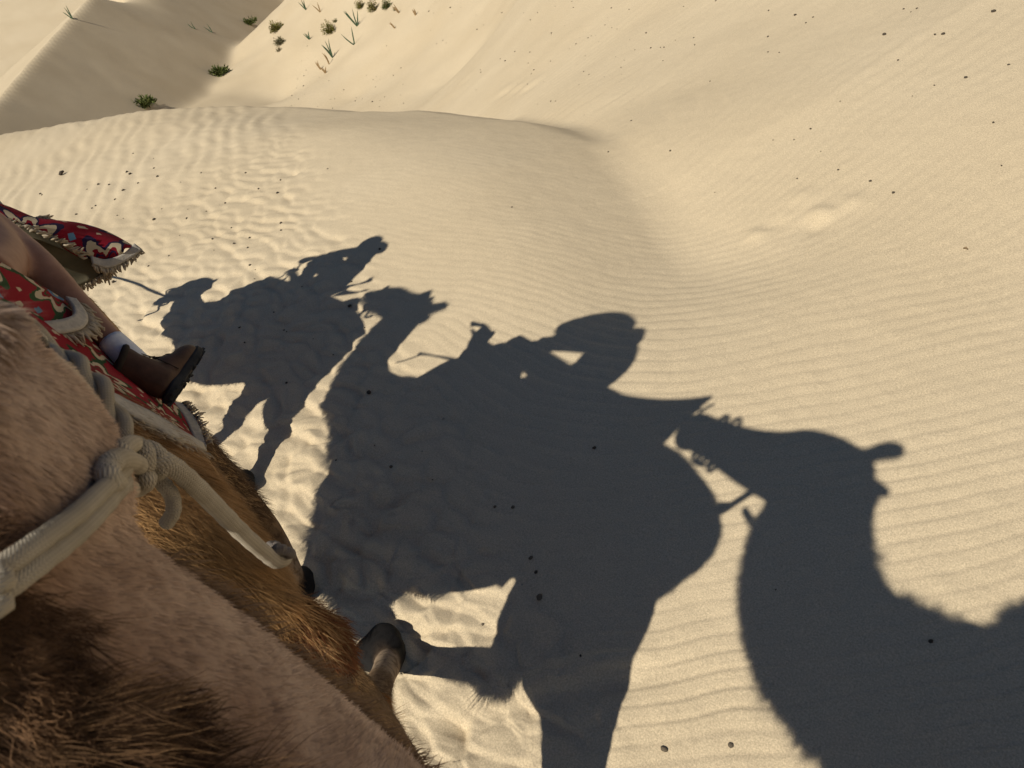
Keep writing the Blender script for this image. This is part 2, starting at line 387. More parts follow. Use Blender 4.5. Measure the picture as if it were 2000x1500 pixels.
def fur(name, me, n, weight, comb, length, color, mat, parent, width=.0011, lift=.35, curl=.2, seg=3, droop=0., clump=0., csize=.03):
    P, N = tri_samples(me, n, weight); D = comb(P, N); D = D - N * np.sum(D * N, 1)[:, None]; D = nrm(D)
    L = length(P, N) * (.65 + .7 * rng.random(n)); jit = nrm(rng.normal(size=(n, 3)))
    li = (lift * (.5 + rng.random(n)))[:, None]
    d0 = nrm(D + N * li + jit * curl)
    if clump > 0:                                          # neighbouring hairs lean to a shared lock
        key = np.floor(P / csize).astype(int); hsh = (key[:, 0] * 73856093 ^ key[:, 1] * 19349663 ^ key[:, 2] * 83492791) & 0xFFFF
        lr = np.random.default_rng(5).normal(size=(65536, 3)); d0 = nrm(d0 + clump * lr[hsh] * .5)
    Wd = nrm(np.cross(d0, N + .5 * jit)); rings = []
    ph = rng.random(n) * 6.28
    for s in range(seg + 1):
        t = s / seg
        q = P - N * .003 + d0 * (L * t)[:, None] + np.array([0, 0, -1.]) * (droop * L * t * t)[:, None] + Wd * (curl * .35 * L * np.sin(ph + 4.5 * t) * t)[:, None]
        if s < seg: rings += [q + Wd * (width * (1 - .6 * t)), q - Wd * (width * (1 - .6 * t))]
        else: rings += [q]
    k = 2 * seg + 1; Vv = np.stack(rings, 1).reshape(-1, 3); b = (np.arange(n) * k)[:, None]; F = []
    for s in range(seg - 1):
        o = 2 * s; F += [b + np.array([[o, o + 1, o + 2]]), b + np.array([[o + 1, o + 3, o + 2]])]
    o = 2 * (seg - 1); F += [b + np.array([[o, o + 1, o + 2]])]
    me2 = mesh_np(name, Vv, np.concatenate(F)); col = color(P, N); tip = col[1] if isinstance(col, tuple) else col; root = col[0] if isinstance(col, tuple) else col
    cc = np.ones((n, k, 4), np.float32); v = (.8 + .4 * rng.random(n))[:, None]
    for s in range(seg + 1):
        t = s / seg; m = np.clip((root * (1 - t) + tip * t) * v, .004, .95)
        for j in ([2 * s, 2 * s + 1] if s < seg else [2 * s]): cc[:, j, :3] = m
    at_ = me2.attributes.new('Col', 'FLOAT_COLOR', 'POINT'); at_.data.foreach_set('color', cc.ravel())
    o = link(name, me2, mat, parent); o['kind'] = 'stuff'; return o
def paint(me, f):
    Vx = np.empty(len(me.vertices) * 3, np.float32); me.vertices.foreach_get('co', Vx); Vx = Vx.reshape(-1, 3).astype(float)
    c = np.ones((len(Vx), 4), np.float32); c[:, :3] = f(Vx); a = me.attributes.new('Col', 'FLOAT_COLOR', 'POINT'); a.data.foreach_set('color', c.ravel())
def lerp(a, b, t): return np.asarray(a) * (1 - t[:, None]) + np.asarray(b) * t[:, None]
def hide_mat(name, spots=.75):
    t = NT(name); a = t.n('Attribute', attribute_name='Col').outputs['Color']; c = t.coord()
    s = t.noise(38, 4, .65, c); st = t.ramp(s, [(.36, (.30, .24, .2)), (.52, (1, 1, 1))])
    t.color(t.mix(spots, a, t.mix(1., a, st, 'MULTIPLY'))); t.bump(t.noise(140, 3, .6, c), .5, .004); t.rough(.75); return t.m
HIDE = hide_mat('camel_hide'); HIDE3 = hide_mat('camel_hide_plain', .03); FUR = fur_mat('camel_fur'); PAD = mottled('foot_pad', (.012, .012, .014), (.04, .035, .033), 40, .7)

def n3(P, s, seed=0):
    return fbm(P[:, 0] * s + P[:, 2] * s * .7, P[:, 1] * s + P[:, 2] * s * .9, 3, seed)

# --- second camel of the train: the one in front of the camera, carrying the rider with the wide hat
YC2 = .24; m = MB()
P, R = body_secs([(-.85, 1.72, 1.48, .06), (-.77, 1.87, 1.30, .15), (-.62, 1.98, 1.10, .19), (-.4, 2.0, 1.0, .205), (-.15, 2.0, 1.0, .22), (.0, 2.0, .89, .24), (.2, 1.97, .66, .25), (.4, 1.96, .52, .26), (.7, 1.93, .54, .27),
                  (.95, 1.86, .66, .26), (1.18, 1.68, .86, .22), (1.4, 1.56, 1.06, .17), (1.55, 1.5, 1.18, .12)], YC2)
P, R = dense(P, R, 3); m.tube(P, R, 20)
P, R = dense([(1.2, YC2, 1.3), (1.45, YC2, 1.34), (1.6, YC2, 1.5), (1.665, YC2, 1.72), (1.70, YC2, 1.95), (1.73, YC2, 2.13)], [(.17, .25), (.15, .21), (.13, .17), (.12, .165), (.115, .165), (.09, .12)], 4); m.tube(P, R, 16)
P, R = body_secs([(1.57, 2.24, 2.02, .07), (1.68, 2.30, 1.98, .095), (1.85, 2.285, 1.95, .095), (2.0, 2.29, 1.98, .085), (2.1, 2.22, 2.02, .06), (2.2, 2.15, 2.05, .045), (2.24, 2.12, 2.08, .025)], YC2); P, R = dense(P, R, 3); m.tube(P, R, 14)
ear(m, (1.60, YC2 - .07, 2.12), (1.48, YC2 - .10, 2.19)); ear(m, (1.60, YC2 + .07, 2.16), (1.50, YC2 + .12, 2.24))
P, R = dense([(1.74, YC2, 2.12), (1.73, YC2, 2.27), (1.73, YC2, 2.385)], [.08, .055, .012], 4); m.tube(P, R, 10)   # woolly topknot
P, R = dense([(1.02, YC2, 1.5), (.97, YC2, 1.8), (.95, YC2, 1.93)], [(.14, .2), (.11, .14), (.04, .05)], 4); m.tube(P, R, 12)          # front hump
P, R = dense([(-.26, YC2, 1.5), (-.27, YC2, 1.9), (-.32, YC2, 2.12)], [(.15, .2), (.11, .14), (.03, .045)], 4); m.tube(P, R, 12)        # rear hump
# right hind, left hind, right fore, left fore
leg(m, [(-.40, .25, 1.42, .18), (-.38, .24, 1.18, .15), (-.38, .225, .92, .14), (-.40, .19, .68, .105), (-.43, .17, .52, .07), (-.28, .105, .35, .056), (-.13, .045, .18, .052), (-.03, 0, .07, .06)], (0.055, -.012), .13)
leg(m, [(-.50, .31, 1.42, .21), (-.61, .31, 1.16, .22), (-.66, .29, .92, .21), (-.77, .27, .72, .15), (-.90, .27, .49, .095), (-1.04, .3, .2, .055), (-1.1, .3, .07, .056)], (-1.09, .3), .1)
leg(m, [(1.02, .12, 1.2, .2), (.96, .09, .85, .19), (.86, .07, .55, .165), (.76, .06, .34, .14), (.69, .055, .2, .10), (.66, .05, .08, .06)], (.66, .05), .105)
leg(m, [(.98, .38, 1.15, .2), (.8, .40, .92, .2), (.58, .40, .76, .18), (.42, .40, .68, .15), (.28, .40, .62, .12), (.2, .40, .60, .09)], (.2, .40, .50), .1)
P, R = dense([(-.74, .2, 1.66), (-.81, .14, 1.58), (-.83, .10, 1.46), (-.82, .09, 1.34), (-.80, .10, 1.22)], [.04, .036, .036, .04, .012], 4); m.tube(P, R, 10)     # tail
me2 = m.fused('camel', .018, 5)
def col2(P):
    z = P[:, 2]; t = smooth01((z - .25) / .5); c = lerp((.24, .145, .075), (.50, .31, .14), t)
    c = lerp(c[0] * 0 + np.array((.36, .215, .095)), (.36, .215, .095), t) * 0 + c
    dark = smooth01((n3(P, 6, 3) - .18) / .35); c = c * (1 - .5 * dark)[:, None]
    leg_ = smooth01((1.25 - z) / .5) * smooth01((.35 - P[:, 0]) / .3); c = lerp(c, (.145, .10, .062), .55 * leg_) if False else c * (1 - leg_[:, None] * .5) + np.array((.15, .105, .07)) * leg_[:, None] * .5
    shank = smooth01((.34 - z) / .1) * smooth01((z - .10) / .03); c = c * (1 - shank[:, None] * .8) + np.array((.33, .25, .175)) * shank[:, None] * .8
    pad = smooth01((.125 - z) / .04); return c * (1 - pad[:, None]) + np.array((.010, .009, .009)) * pad[:, None]
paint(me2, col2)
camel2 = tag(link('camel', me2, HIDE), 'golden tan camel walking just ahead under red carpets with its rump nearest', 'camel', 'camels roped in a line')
def comb2(P, N):
    d = np.tile(np.array([-.45, 0, -1.]), (len(P), 1)); back = smooth01((P[:, 2] - 1.55) / .3)[:, None]
    return d * (1 - back) + np.array([-1., -.35, -.1]) * back + .25 * rng.normal(size=P.shape)
def c2(P, N):
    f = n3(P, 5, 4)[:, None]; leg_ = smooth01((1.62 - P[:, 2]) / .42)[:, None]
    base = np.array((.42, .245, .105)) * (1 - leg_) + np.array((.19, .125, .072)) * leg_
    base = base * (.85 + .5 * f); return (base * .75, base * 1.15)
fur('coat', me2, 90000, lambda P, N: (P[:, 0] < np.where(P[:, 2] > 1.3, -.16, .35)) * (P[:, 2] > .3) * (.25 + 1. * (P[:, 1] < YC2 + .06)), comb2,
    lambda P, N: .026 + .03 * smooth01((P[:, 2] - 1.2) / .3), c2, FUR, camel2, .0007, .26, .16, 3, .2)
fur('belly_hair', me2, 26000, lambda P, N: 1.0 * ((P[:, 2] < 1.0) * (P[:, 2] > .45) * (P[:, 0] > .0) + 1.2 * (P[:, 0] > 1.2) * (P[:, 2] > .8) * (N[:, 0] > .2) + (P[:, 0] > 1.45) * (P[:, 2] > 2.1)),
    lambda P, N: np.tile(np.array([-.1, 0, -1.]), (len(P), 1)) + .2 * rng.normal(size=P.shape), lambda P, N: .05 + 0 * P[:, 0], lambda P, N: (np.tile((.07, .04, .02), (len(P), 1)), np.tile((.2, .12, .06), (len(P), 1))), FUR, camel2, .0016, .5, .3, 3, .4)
# rust-coloured tufts: right hock, tail
fur('hock_tuft', me2, 2600, lambda P, N: 1.0 * (np.linalg.norm(P - np.array((-.44, .17, .51)), axis=1) < .10) * (N[:, 0] < .1), lambda P, N: np.tile(np.array([-.55, -.1, -.85]), (len(P), 1)) + .12 * rng.normal(size=P.shape),
    lambda P, N: .04 + .06 * (N[:, 0] < -.6), lambda P, N: (np.tile((.20, .075, .018), (len(P), 1)), np.tile((.42, .19, .05), (len(P), 1))), FUR, camel2, .0012, .25, .12, 3, .3)
fur('tail_tuft', me2, 3000, lambda P, N: 1.0 * (P[:, 0] < -.76) * (P[:, 2] < 1.5) * (P[:, 2] > 1.18) * (np.abs(P[:, 1] - .1) < .06), lambda P, N: np.tile(np.array([.25, -.05, -1.]), (len(P), 1)) + .12 * rng.normal(size=P.shape),
    lambda P, N: .045 + 0 * P[:, 0], lambda P, N: (np.tile((.05, .022, .012), (len(P), 1)), np.tile((.16, .06, .025), (len(P), 1))), FUR, camel2, .0014, .2, .25, 3, .3)

# --- first camel of the train, off to the left: mostly its shadow is seen
YC1 = .15; m = MB()
P, R = body_secs([(1.85, 1.5, 1.15, .1), (1.95, 1.66, .98, .2), (2.12, 1.80, .98, .25), (2.4, 1.84, .86, .26), (2.8, 1.82, .60, .26), (3.15, 1.76, .56, .26), (3.4, 1.55, .60, .22), (3.55, 1.3, .74, .17), (3.7, 1.16, .78, .12)], YC1)
P, R = dense(P, R, 3); m.tube(P, R, 18)
P, R = dense([(3.45, YC1, 1.05), (3.68, YC1, .97), (3.84, YC1, 1.02), (3.94, YC1, 1.15), (3.97, YC1, 1.28)], [(.15, .22), (.13, .19), (.12, .15), (.1, .11), (.09, .1)], 4); m.tube(P, R, 14)
P, R = dense([(3.93, YC1, 1.36), (4.03, YC1, 1.28), (4.12, YC1, 1.17), (4.19, YC1, 1.05), (4.25, YC1, .94)], [(.06, .08), (.085, .13), (.08, .12), (.065, .08), (.045, .055)], 3); m.tube(P, R, 12)
ear(m, (3.96, YC1 - .06, 1.34), (3.88, YC1 - .09, 1.23)); ear(m, (3.96, YC1 + .06, 1.38), (3.90, YC1 + .1, 1.57))
P, R = dense([(3.36, YC1, 1.3), (3.38, YC1, 1.55), (3.40, YC1, 1.66)], [(.13, .16), (.09, .11), (.03, .04)], 4); m.tube(P, R, 12)
P, R = dense([(2.28, YC1, 1.4), (2.27, YC1, 1.75), (2.25, YC1, 1.92)], [(.14, .17), (.1, .12), (.03, .04)], 4); m.tube(P, R, 12)
leg(m, [(2.08, .03, 1.15, .2), (1.97, .0, .85, .17), (1.82, -.03, .6, .10), (1.72, -.05, .45, .072), (1.64, -.08, .27, .055), (1.56, -.1, .09, .056)], (1.54, -.1), .1)
leg(m, [(2.2, .24, 1.2, .19), (2.2, .24, .92, .14), (2.16, .25, .74, .085), (2.07, .26, .6, .066), (2.11, .27, .38, .052), (2.15, .28, .1, .054)], (2.17, .28), .1)
leg(m, [(3.3, .02, 1.0, .17), (3.22, 0, .7, .125), (3.14, 0, .42, .085), (3.1, 0, .2, .058), (3.08, 0, .08, .056)], (3.1, 0), .1)
leg(m, [(3.25, .28, 1.0, .16), (3.1, .28, .7, .12), (2.95, .28, .45, .085), (2.8, .28, .24, .058), (2.72, .28, .08, .056)], (2.73, .28), .1)
P, R = dense([(1.92, .15, 1.45), (1.85, .13, 1.3), (1.86, .12, 1.05)], [.035, .03, .012], 4); m.tube(P, R, 8)
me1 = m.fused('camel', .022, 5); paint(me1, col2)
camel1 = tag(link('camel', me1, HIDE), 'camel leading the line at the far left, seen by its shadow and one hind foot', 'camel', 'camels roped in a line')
fur('coat', me1, 14000, lambda P, N: 1. * (P[:, 2] > .5), lambda P, N: np.tile(np.array([-.4, 0, -1.]), (len(P), 1)) + .3 * rng.normal(size=P.shape), lambda P, N: .03 + 0 * P[:, 0],
    lambda P, N: np.tile((.3, .18, .08), (len(P), 1)), FUR, camel1, .0022, .5, .3, 2, .3)

# --- third camel: its head and neck fill the near left corner
YC3 = .30; m = MB()
P, R = dense([(-1.13, .28, 2.24), (-1.15, .28, 2.06), (-1.19, .28, 1.86), (-1.28, .28, 1.67), (-1.42, .28, 1.54), (-1.6, .29, 1.50), (-1.85, .30, 1.50)],
             [(.115, .185), (.128, .19), (.15, .21), (.166, .24), (.178, .27), (.19, .29), (.22, .32)], 4); m.tube(P, R, 20)
P, R = dense([(-1.24, .27, 2.30), (-1.12, .25, 2.24), (-1.0, .23, 2.18), (-.88, .222, 2.14), (-.76, .215, 2.12), (-.64, .21, 2.12), (-.54, .21, 2.12), (-.47, .21, 2.12), (-.43, .21, 2.12)],
             [(.10, .12), (.135, .19), (.145, .2), (.135, .15), (.11, .12), (.09, .095), (.085, .09), (.08, .085), (.05, .05)], 3); m.tube(P, R, 18); m.ball((-.50, .21, 2.04), (.06, .05, .045))
m.tube(spline([(-1.05, .11, 2.25), (-.98, .09, 2.262), (-.91, .105, 2.235)], 4), .016, 8); m.tube(spline([(-1.05, .34, 2.25), (-.98, .362, 2.262), (-.91, .345, 2.235)], 4), .016, 8)         # brows
ear(m, (-1.2, .19, 2.35), (-1.31, .092, 2.365), .042); ear(m, (-1.2, .35, 2.37), (-1.30, .44, 2.45), .042)
P, R = body_secs([(-1.7, 1.92, 1.18, .22), (-1.95, 1.96, 1.1, .27), (-2.3, 2.0, 1.0, .3), (-2.8, 2.0, .9, .31), (-3.2, 2.0, .95, .29), (-3.5, 1.9, 1.15, .22), (-3.65, 1.72, 1.4, .1)], YC3); P, R = dense(P, R, 3); m.tube(P, R, 18)
P, R = dense([(-1.95, YC3, 1.6), (-1.92, YC3, 1.9), (-1.91, YC3, 2.09)], [(.14, .18), (.10, .12), (.035, .05)], 4); m.tube(P, R, 12)
P, R = dense([(-3.0, YC3, 1.6), (-3.02, YC3, 1.95), (-3.05, YC3, 2.15)], [(.15, .2), (.11, .14), (.035, .05)], 4); m.tube(P, R, 12)
leg(m, [(-1.95, .15, 1.3, .18), (-1.95, .12, .9, .135), (-1.9, .1, .5, .09), (-1.88, .1, .2, .06), (-1.86, .1, .08, .06)], (-1.85, .1), .1)
leg(m, [(-2.0, .45, 1.3, .18), (-2.1, .46, .9, .135), (-2.2, .47, .5, .09), (-2.3, .47, .2, .06), (-2.32, .47, .08, .06)], (-2.31, .47), .1)
leg(m, [(-3.25, .15, 1.3, .2), (-3.2, .12, .9, .14), (-3.38, .1, .55, .075), (-3.3, .1, .2, .055), (-3.25, .1, .08, .058)], (-3.24, .1), .1)
leg(m, [(-3.3, .45, 1.3, .2), (-3.35, .46, .9, .14), (-3.6, .47, .55, .075), (-3.7, .47, .2, .055), (-3.72, .47, .08, .058)], (-3.7, .47), .1)
P, R = dense([(-3.6, .3, 1.6), (-3.72, .3, 1.4), (-3.7, .3, 1.1)], [.035, .03, .012], 4); m.tube(P, R, 8)
me3 = m.fused('camel', .014, 6)
def mane3(P):
    """1 on the crest of the neck and round the poll, where the long dark hair grows"""
    top = smooth01((P[:, 1] - .212 + .035 * n3(P, 7, 2)) / .045) * smooth01((-1.10 - P[:, 0]) / .07 + .0)
    return top * smooth01((2.47 - P[:, 2]) / .05)
def col3(P):
    f = n3(P, 9, 6); c = lerp((.35, .25, .19), (.44, .325, .25), smooth01(.5 + 1.2 * f))
    head = smooth01((P[:, 0] + 1.06) / .12); c = lerp(c[0] * 0 + c.mean(0), (.47, .39, .295), head) * head[:, None] + c * (1 - head)[:, None]
    spot = smooth01((n3(P, 9, 16) - .65) / .3); c = c * (1 - .03 * spot)[:, None]
    er = smooth01((2.40 - P[:, 2]) / .05) * smooth01((P[:, 2] - 2.28) / .03) * smooth01((-1.17 - P[:, 0]) / .04); rb = (smooth01((P[:, 1] - .125 + .03 * n3(P, 6, 44)) / .10) * smooth01((-1.02 - P[:, 0]) / .12))[:, None] * .75; c = c * (1 - rb) + np.array((.23, .135, .085)) * rb; mn = np.maximum(mane3(P), er * .85)[:, None]; c = c * (1 - mn) + np.array((.075, .042, .022)) * mn
    pad = smooth01((.10 - P[:, 2]) / .04)[:, None]; return c * (1 - pad) + np.array((.02, .017, .017)) * pad
paint(me3, col3)
camel3 = tag(link('camel', me3, HIDE3), 'brown camel with long dark mane and rope halter filling the near left corner', 'camel', 'camels roped in a line')
def comb3(P, N):
    neck = smooth01((-1.04 - P[:, 0]) / .1)[:, None]
    d = np.array([.25, 0, -1.]) * neck + np.array([.9, 0, -.45]) * (1 - neck)
    sw = n3(P, 2.5, 12)[:, None]; return d + sw * np.array([.5, 0, .4]) + .10 * rng.normal(size=P.shape)
def c3(P, N):
    k = np.floor(P / np.array((.004, .004, .012))).astype(int); hs = _h(k[:, 0] * 7 + k[:, 2], k[:, 1] * 13 - k[:, 2] * 3, 5)
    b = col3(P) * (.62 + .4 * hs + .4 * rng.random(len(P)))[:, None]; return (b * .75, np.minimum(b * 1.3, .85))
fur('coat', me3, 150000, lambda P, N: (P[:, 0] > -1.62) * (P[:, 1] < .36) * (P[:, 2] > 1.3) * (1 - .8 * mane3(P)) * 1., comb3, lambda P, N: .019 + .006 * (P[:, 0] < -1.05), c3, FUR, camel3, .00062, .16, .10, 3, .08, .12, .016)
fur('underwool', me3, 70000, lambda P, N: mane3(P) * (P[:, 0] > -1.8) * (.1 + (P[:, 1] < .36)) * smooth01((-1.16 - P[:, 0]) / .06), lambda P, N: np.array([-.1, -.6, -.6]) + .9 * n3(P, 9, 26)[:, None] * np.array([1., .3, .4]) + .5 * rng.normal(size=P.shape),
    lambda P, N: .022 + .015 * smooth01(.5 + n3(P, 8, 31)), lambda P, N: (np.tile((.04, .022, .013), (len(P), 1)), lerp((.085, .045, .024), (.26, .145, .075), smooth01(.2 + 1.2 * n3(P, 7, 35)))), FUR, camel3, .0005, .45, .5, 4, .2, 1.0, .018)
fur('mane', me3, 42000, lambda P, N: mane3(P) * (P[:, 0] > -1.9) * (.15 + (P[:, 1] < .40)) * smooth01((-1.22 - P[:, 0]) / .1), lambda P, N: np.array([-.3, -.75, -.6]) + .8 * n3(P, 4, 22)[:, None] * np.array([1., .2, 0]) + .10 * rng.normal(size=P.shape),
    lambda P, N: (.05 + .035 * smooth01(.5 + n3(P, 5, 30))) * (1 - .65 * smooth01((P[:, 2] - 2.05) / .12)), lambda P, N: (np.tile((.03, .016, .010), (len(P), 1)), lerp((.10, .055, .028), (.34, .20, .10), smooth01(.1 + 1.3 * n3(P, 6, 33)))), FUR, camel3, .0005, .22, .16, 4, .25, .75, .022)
fur('throat_hair', me3, 14000, lambda P, N: 1. * (P[:, 0] > -1.6) * (P[:, 2] < 2.0) * (N[:, 0] > .1) * (N[:, 2] < .3) * (P[:, 2] > 1.0), lambda P, N: np.tile(np.array([.2, 0, -1.]), (len(P), 1)) + .2 * rng.normal(size=P.shape),
    lambda P, N: .05 + 0 * P[:, 0], lambda P, N: (np.tile((.10, .06, .035), (len(P), 1)), np.tile((.24, .15, .09), (len(P), 1))), FUR, camel3, .0012, .5, .3, 3, .3)
for ec in ((-.985, .094, 2.232), (-.985, .362, 2.232)):
    e = MB(); e.ball(ec, (.022, .012, .018)); e.build('eye', mottled('camel_eye', (.01, .006, .004), (.02, .012, .008), 60, .15, 0), camel3)

# ------------------------------------------------------------------ ropes
def atY(px, py, y): d = ray(px, py); return CAM + d * ((y - CAM[1]) / d[1])
def rope_mat(name, a=(.48, .42, .33), b=(.62, .555, .45)):
    t = NT(name); u = t.n('UVMap').outputs[0]; s = t.n('SeparateXYZ'); t.l(u, s.inputs[0])
    p = t.math('SINE', t.math('MULTIPLY', t.math('ADD', s.outputs[0], s.outputs[1]), 50.27)); q = t.math('SINE', t.math('MULTIPLY', t.math('SUBTRACT', s.outputs[0], s.outputs[1]), 50.27))
    w = t.math('MULTIPLY', p, q); n = t.noise(18, 4, .6, t.coord())
    c = t.ramp(n, [(.3, a), (.65, b)]); c = t.mix(t.math('MULTIPLY_ADD', w, -.2, .2), c, tuple(v * .45 for v in a))
    t.color(c); t.bump(t.math('ADD', t.math('ABSOLUTE', w), t.math('MULTIPLY', n, .5)), .8, .0025); t.rough(.95); return t.m
DRYWOOD = mottled('peg_wood', (.2, .13, .07), (.3, .2, .12), 30, .7, .2)
ROPE = rope_mat('cotton_rope'); ROPE_OLD = rope_mat('grey_rope', (.20, .17, .15), (.34, .31, .29))
def rope(name, P, r, parent, mat=None, per=7, n=14, taper=True):
    P = spline(P, per); m = len(P); V = []; F = []; uv = []; L = 0; up = V3(.3, .2, 1); frames = []
    for i in range(m):
        t = unit(P[min(i + 1, m - 1)] - P[max(i - 1, 0)])
        l = up - t * (up @ t); l = unit(l); up = l; k = np.cross(t, l)
        if i: L += np.linalg.norm(P[i] - P[i - 1])
        rr = r * (1 + .035 * math.sin(i * 1.7) + .02 * math.sin(i * 4.1))
        if taper and (i == 0 or i == m - 1): rr *= .7
        for j in range(n): q = 2 * math.pi * j / n; V.append(P[i] + l * rr * math.cos(q) + k * rr * math.sin(q))
        frames.append(L / (2 * math.pi * r))
    for i in range(m - 1):
        for j in range(n):
            F.append((i * n + j, i * n + (j + 1) % n, (i + 1) * n + (j + 1) % n, (i + 1) * n + j))
            uv += [(frames[i], j / n), (frames[i], (j + 1) / n), (frames[i + 1], (j + 1) / n), (frames[i + 1], j / n)]
    F.append(tuple(range(n))[::-1]); F.append(tuple((m - 1) * n + j for j in range(n))); uv += [(0, 0)] * (2 * n)
    me = bpy.data.meshes.new(name); me.from_pydata([tuple(v) for v in V], [], F)
    ul = me.uv_layers.new(name='UVMap'); ul.data.foreach_set('uv', np.array(uv, np.float32).ravel()); me.update()
    return link(name, me, mat or ROPE, parent)
def twist(P, rad, turns, ph, per=8):
    P = spline(P, per); m = len(P); out = []
    for i, p in enumerate(P):
        t = unit(P[min(i + 1, m - 1)] - P[max(i - 1, 0)]); l = unit(np.cross(t, V3(0, .2, 1))); k = np.cross(t, l); q = ph + turns * 2 * math.pi * i / (m - 1)
        out.append(p + l * rad * math.cos(q) + k * rad * math.sin(q))
    return out

halter = tag(empty('rope_halter', tuple(at(255, 915, 1.2))), 'thick cream cotton rope halter knotted at the jaw of the nearest camel', 'rope', 'rope halters on the camels')
rr = .0116
from mathutils.bvhtree import BVHTree
_v = np.empty(len(me3.vertices) * 3, np.float32); me3.vertices.foreach_get('co', _v); BV3 = BVHTree.FromPolygons([tuple(q) for q in _v.reshape(-1, 3)], [tuple(p.vertices) for p in me3.polygons])
def on3(px, py, lift, dmax):
    h = BV3.ray_cast(Vector(CAM), Vector(ray(px, py)), 3.0); d = min(h[3], dmax) if h[0] is not None else dmax; return at(px, py, d - lift)
for o in (0, 1):
    s_ = o * 47
    rope('throat_cord', [V3(-.9, .30, 1.93 - .02 * o), V3(-1.0, .44, 2.06 - .03 * o), V3(-1.13 - .03 * o, .43, 2.2), V3(-1.2 - .035 * o, .36, 2.32 - .01 * o), on3(-60, 1145 + s_, .035, .8), on3(0, 1110 + s_, .04, .85), on3(75, 1058 + s_ * .95, .042, .95), on3(150, 1003 + s_ * .85, .04, 1.02), on3(205, 952 + s_ * .75, .034, 1.05), on3(248, 915 + s_ * .5, .01, 1.09)], .0088, halter)
rope('nose_band', [V3(-.60, .21, 2.115) + .112 * V3(.25 * math.sin(a), math.cos(a), math.sin(a)) for a in np.linspace(0, 2 * math.pi, 12)], .011, halter)
rope('nose_band', [V3(-.66, .21, 2.115) + .122 * V3(.25 * math.sin(a), math.cos(a), math.sin(a)) for a in np.linspace(0, 2 * math.pi, 12)], .010, halter)
rope('loose_end', [V3(-.60, .20, 2.0), V3(-.56, .17, 1.93), V3(-.60, .15, 1.87), V3(-.66, .15, 1.90), V3(-.65, .16, 1.97)], .009, halter)
rope('nose_peg', [V3(-.49, .10, 2.20), V3(-.47, .16, 2.22), V3(-.46, .30, 2.24)], .008, halter, DRYWOOD)
rope('loose_end', [V3(-.46, .18, 2.22), V3(-.40, .15, 2.20), V3(-.36, .13, 2.12), V3(-.42, .12, 2.06), V3(-.50, .13, 2.05)], .008, halter)
def kp(px, py, lift=.0): return on3(px, py, .020 + lift, 1.09)
rope('knot', [kp(262, 958, -.06), kp(222, 944, .0), kp(210, 915, .01), kp(236, 897, .022), kp(272, 910, .026), kp(288, 938, .015), kp(268, 957, -.05)], rr * 1.02, halter)
rope('knot', [kp(232, 905, -.05), kp(238, 878, .01), kp(262, 867, .022), kp(282, 882, .028), kp(286, 908, .02), kp(280, 932, -.04)], rr * 1.02, halter)
rope('knot', [kp(262, 900, -.05), kp(270, 880, .0), kp(292, 877, .012), kp(312, 894, .012), kp(316, 916, .0), kp(300, 926, -.06)], rr * 1.02, halter)
ck = [kp(255, 895, -.01), kp(240, 855), at(222, 808, 1.09), at(198, 765, 1.11), at(172, 735, 1.13), at(145, 712, 1.16), at(100, 688, 1.24), V3(-.55, .17, 2.08)]
for o in (0, 1): rope('cheek_cord', twist(ck, .0088, 1.9, o * math.pi + 1.0), rr * .80, halter, per=1)
K = 1.06
rope('lead_rope', [kp(280, 905, -.02), kp(302, 897, .01), at(332, 908, K + .01), at(375, 943, K + .06), at(425, 993, K + .14), at(475, 1043, K + .23), at(515, 1078, K + .31), at(540, 1096, K + .36), at(560, 1090, K + .40)], rr * 1.2, halter)
rope('loose_end', [kp(295, 925, -.04), at(318, 945, K + .05), at(336, 970, K + .06), at(338, 1000, K + .07), at(322, 1026, K + .09)], rr * .92, halter)
for q in range(3):
    c = at(548 - 6 * q, 1074 + 2 * q, K + .36); rope('tie_knot', [c + .019 * V3(math.cos(a + q), .5 * math.sin(a * 1.3 + q), math.sin(a)) for a in np.linspace(0, 5.6, 8)], .0085, halter, ROPE_OLD)
# halters of the other two camels
def ring(c, ax, rx, rz, n=10, lat=(0, 1, 0)):
    ax = unit(ax); l = V3(*lat); u = np.cross(ax, l); return [V3(*c) + l * rx * math.cos(a) + u * rz * math.sin(a) for a in np.linspace(0, 2 * math.pi, n)]
def other_halter(yc, nose, noser, poll, pollr, ax, lead, loose, label):
    h = tag(empty('rope_halter', nose), label, 'rope', 'rope halters on the camels')
    rope('nose_band', ring(nose, ax, *noser), .012, h); rope('throat_cord', ring(poll, (1, 0, .25), *pollr), .012, h)
    rope('cheek_cord', [V3(*poll) + V3(.0, -pollr[0] * .95, -.02), .5 * (V3(*poll) + V3(*nose)) + V3(0, -.115, 0), V3(*nose) + V3(0, -noser[0], 0)], .011, h)
    rope('lead_rope', lead, .011, h); rope('loose_end', loose, .010, h); return h
other_halter(YC2, (2.10, YC2, 2.10), (.09, .115), (1.70, YC2, 2.08), (.13, .19), (1, 0, -.25),
             [(2.12, YC2 - .05, 2.02), (2.13, .17, 1.93), (2.10, .14, 1.80), (2.02, .13, 1.70), (1.95, .14, 1.62)], [(2.02, YC2 - .06, 1.97), (2.06, .16, 1.88), (2.02, .15, 1.80), (1.97, .15, 1.84)], 'rope halter on the hatted rider\'s camel, seen only in its shadow')
